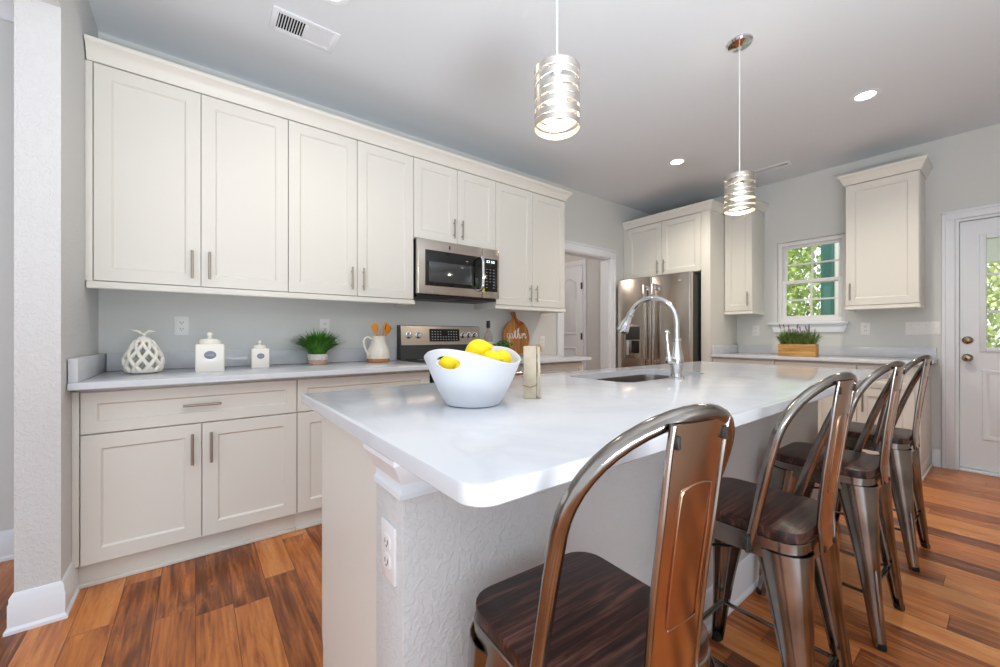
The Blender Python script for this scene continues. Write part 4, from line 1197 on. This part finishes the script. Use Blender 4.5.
GATHER = {   # stroke letters, drawn as a flowing hand
    'g': [(.62, .62), (.3, .72), (.05, .42), (.25, .08), (.55, .3), (.66, .66), (.62, .0), (.45, -.5), (.15, -.42), (.3, -.1), (.8, .15)],
    'a': [(.6, .62), (.3, .7), (.05, .4), (.2, .05), (.5, .25), (.62, .66), (.58, .2), (.72, .02), (.9, .2)],
    't': [(.1, .2), (.42, 1.15), (.36, .3), (.5, .02), (.75, .2)],
    'h': [(.1, .2), (.5, 1.2), (.42, 1.4), (.3, 1.1), (.26, .0), (.3, .4), (.52, .68), (.64, .4), (.64, .1), (.78, .02), (.92, .2)],
    'e': [(.05, .25), (.45, .4), (.5, .66), (.28, .68), (.15, .35), (.3, .03), (.6, .15)],
    'r': [(.05, .2), (.25, .72), (.34, .56), (.62, .64), (.58, .2), (.7, .02), (.95, .25)]}
def cutting_board():
    cx, cy = -3.0, 2.487; zc, R = 1.09, .165; tilt = .055
    t = thing('cutting_board', 'round wooden paddle cutting board lettered gather, leaning against the wall', 'cutting board', (cx, cy, CZ))
    T = Matrix.Translation((cx + .034, cy, CZ + .002)) @ Matrix.Rotation(-tilt, 4, 'Y')
    hgt = .176; poly = []
    hw, ht = .027, .425; lean = -.03
    n = 44; a0 = math.asin(hw / R)
    for k in range(n + 1):
        a = PI / 2 - a0 - (2 * PI - 2 * a0) * k / n
        poly.append((R * math.cos(a), hgt + R * 1.05 * math.sin(a)))
    poly += [(-hw * .8 + lean * .6, ht - .05), (-hw + lean, ht - .008), (-hw * .5 + lean, ht), (hw * .5 + lean, ht), (hw + lean, ht - .008), (hw * .8 + lean * .6, ht - .05)]
    b = MB(); b.loft([[T @ Vector((w, u, v)) for u, v in poly] for w in (-.009, .009)])
    b.build('board', M_board, t)
    s_ = MB(); s_.tube([T @ Vector(p) for p in crom([(.013, -.03, .405), (.014, -.015, .36), (.014, .01, .32), (.014, .035, .285)], 5)], .009, 8)
    s_.tube([T @ Vector(p) for p in crom([(.013, .02, .30), (.018, .04, .315), (.018, .07, .325), (.014, .085, .31), (.014, .06, .3), (.013, .03, .285)], 5)], .005, 8)
    s_.tube([T @ Vector(p) for p in crom([(.013, .035, .3), (.016, .02, .285), (.013, .012, .262)], 4)], .005, 8)
    s_.build('hanging_strap', M_ribbon, t)
    x = 0; b = MB(); sc = .07
    strokes = []
    for ch in 'gather':
        P = GATHER[ch]; strokes.append([(p[0] * .78 + x, p[1]) for p in P]); x += (max(p[0] for p in P) - .06) * .78
    strokes.append([(x0 * .78, y0) for x0, y0 in ((1.62, .86), (2.3, .9))])
    tot = x
    for S in strokes:
        pts = [T @ Vector((.0098, (px - tot / 2) * sc, .165 + py * sc)) for px, py in S]
        b.tube(crom(pts, 5), .0044, 6, flat=.5)
    b.build('lettering', M_white, t)
cutting_board()

def bowl():
    cx, cy = -.945, .63
    t = thing('fruit_bowl', 'white stoneware bowl with cut-out handles, full of lemons, on the island', 'bowl', (cx, cy, CZ))
    hd = math.atan2(-.87, .42)      # direction of the near handle
    def pt(th, s_, inset=0.0):
        k = math.cos(th - hd); up = .119 + .04 * abs(k) ** 2.2
        r0, r1 = .072, .134 + .012 * k * k
        r = r0 + (r1 - r0) * (s_ ** .8) - inset
        z = CZ + s_ * up
        if inset: z = max(z, CZ + .007)
        return Vector((cx + r * math.cos(th), cy + r * math.sin(th), z))
    n = 72; mbb = MB(); rings = []
    rings.append([Vector((cx + .06 * math.cos(2 * PI * k / n), cy + .06 * math.sin(2 * PI * k / n), CZ)) for k in range(n)])
    for q in range(0, 15): rings.append([pt(2 * PI * k / n, max(.02, q / 14)) for k in range(n)])
    rings.append([(pt(2 * PI * k / n, 1) + pt(2 * PI * k / n, 1, .0065)) / 2 + Vector((0, 0, .003)) for k in range(n)])
    for q in range(14, -1, -1): rings.append([pt(2 * PI * k / n, q / 14, .0065) for k in range(n)])
    mbb.loft(rings); o = mbb.build('vessel', M_bowl, t)
    for s_ in (0, PI):
        d = Vector((math.cos(hd + s_), math.sin(hd + s_), 0)); n_ = Vector((-d.y, d.x, 0)); c = Vector((0, 0, .126))
        cut = MB(); cut.loft([[d * w + c + n_ * (.038 * math.cos(2 * PI * k / 24)) + Vector((0, 0, .0175 * math.sin(2 * PI * k / 24))) for k in range(24)] for w in (.085, .2)])
        bpy.context.view_layer.update(); boolean_cut(o, cut)
    G = 'lemons in the bowl'
    def lemon(c, r, rot, label):
        l = thing('lemon', label, 'lemon', tuple(c), G)
        Mx = Euler(rot).to_matrix(); c = Vector(c)
        b = MB(); prof = [(.001, -1.16), (.09, -1.12), (.2, -1.03), (.42, -.9), (.72, -.66), (.93, -.34), (1, 0), (.93, .34), (.72, .66), (.42, .9), (.2, 1.04), (.12, 1.14), (.001, 1.2)]
        rings = []
        for rr, zz in prof: rings.append([c + Mx @ Vector((rr * r * math.cos(2 * PI * k / 24), rr * r * math.sin(2 * PI * k / 24), zz * r * 1.12)) for k in range(24)])
        b.loft(rings); b.build('fruit', M_lemon, l, 80)
        p = c + Mx @ Vector((0, 0, -1.3 * r)); q = c + Mx @ Vector((0, 0, -1.26 * r))
        b = MB(); b.cyl(p, q, .004, .0055, 8); b.build('stem_end', M_tip, l)
    z = CZ
    def at(r_, v_, h): return (cx + .61 * r_ - .83 * v_, cy + .79 * r_ + .55 * v_, z + h)
    L = [(at(-.066, -.03, .112), .030, (0, 1.5, .7), 'lemon seen in the left half of the near handle hole of the bowl'),
         (at(-.018, -.058, .108), .029, (0, 1.4, 1.5), 'lemon seen in the right half of the near handle hole of the bowl'),
         (at(.014, -.004, .153), .033, (0, 1.25, .95), 'largest lemon on top of the pile in the bowl'),
         (at(.05, -.045, .128), .028, (0, 1.4, .5), 'lemon just right of the top lemon, at the low front rim'),
         (at(.082, .012, .126), .029, (0, 1.2, 2.3), 'rightmost lemon in the bowl, by the far rim'),
         (at(-.03, .055, .112), .029, (1.3, .8, .2), 'lemon at the back of the bowl behind the top lemon'),
         (at(-.03, -.005, .056), .031, (1.5, .4, 1.9), 'lemon at the bottom of the bowl, left half'),
         (at(.034, .0, .052), .031, (1.3, .1, .5), 'lemon at the bottom of the bowl, right half')]
    for a in L: lemon(*a)
bowl()

def wood_block():
    c = Vector((-.935, .842, 0)); d = Vector((.7, .714, 0))
    t = thing('wooden_block', 'narrow pale whitewashed wooden block with a folding back slat, right of the lemon bowl', 'wooden holder', (c.x, c.y, CZ))
    ang = math.radians(46)
    R = Matrix.Translation((c.x, c.y, CZ)) @ Matrix.Rotation(ang, 4, 'Z')
    def bx(x0, x1, y0, y1, z0, z1, bev=.002, rot=0, piv=(0, 0, 0)):
        m = MB(); m.box(x0, x1, y0, y1, z0, z1, bev)
        m.bm.transform(R @ Matrix.Translation(piv) @ Matrix.Rotation(rot, 4, 'Y') @ Matrix.Translation(-Vector(piv))); return m
    bx(-.022, .018, -.03, .03, 0, .162).build('front_slat', M_pale, t)
    bx(.0205, .029, -.028, .028, .001, .158, .002, math.radians(-1.2), (.02, 0, .15)).build('back_slat', M_pale, t)
    b = MB(); b.tube([R @ Vector(p) for p in ((-.0225, -.0305, .042), (-.002, -.0325, .036), (.0185, -.0305, .042), (.0195, 0, .042), (.0185, .0305, .042), (-.0225, .0305, .042), (-.0235, 0, .042), (-.0225, -.0305, .042))], .0012, 6)
    b.build('twine', M_twine, t)
    b = MB(); b.tube([R @ Vector(p) for p in ((.015, -.01, .1625), (.024, -.01, .168), (.031, -.01, .16), (.034, -.01, .145))], .003, 8); b.build('hinge_cord', M_twine, t)
wood_block()

def planter():
    x0, x1, yc = -1.40, -1.11, 4.53
    t = thing('flower_planter', 'wooden box planter of lavender on the window counter', 'planter', ((x0 + x1) / 2, yc, CZ))
    b = MB(); h = .115; w = .055
    b.box(x0, x1, yc - w, yc - w + .01, CZ, CZ + h, .001); b.box(x0, x1, yc + w - .01, yc + w, CZ, CZ + h, .001)
    b.box(x0, x0 + .01, yc - w + .01, yc + w - .01, CZ, CZ + h, .001); b.box(x1 - .01, x1, yc - w + .01, yc + w - .01, CZ, CZ + h, .001); b.box(x0 + .01, x1 - .01, yc - w + .01, yc + w - .01, CZ, CZ + .008)
    b.build('box', M_crate, t)
    MB().box(x0 + .01, x1 - .01, yc - w + .01, yc + w - .01, CZ + .008, CZ + h - .01).build('soil', M_soil, t)
    lf = MB(); r = random.Random(8)
    for k in range(9):
        x = x0 + .03 + (x1 - x0 - .06) * k / 8
        blades(lf, x, yc + r.uniform(-.02, .02), CZ + h - .015, 52, .17, .12, .005, 20 + k, .025)
    for k in range(20):
        x = r.uniform(x0 + .01, x1 - .01); y = yc + r.uniform(-.03, .03); hh = r.uniform(.1, .19); dx = r.uniform(-.04, .04)
        lf.tube([(x, y, CZ + h - .02), (x + dx, y, CZ + h + hh - .03)], .0016, 5)
        fl = MB()
        for q in range(5): fl.ell((x + dx * (1 + q * .05), y, CZ + h + hh - .03 + q * .007), (.006, .006, .007), None, 7, 5)
        fl.build('flower_spike', M_flower, t)
    lf.build('leaves', M_leafC, t, 0)
planter()
for o in bpy.data.objects:
    if '_w' in o: del o['_w']
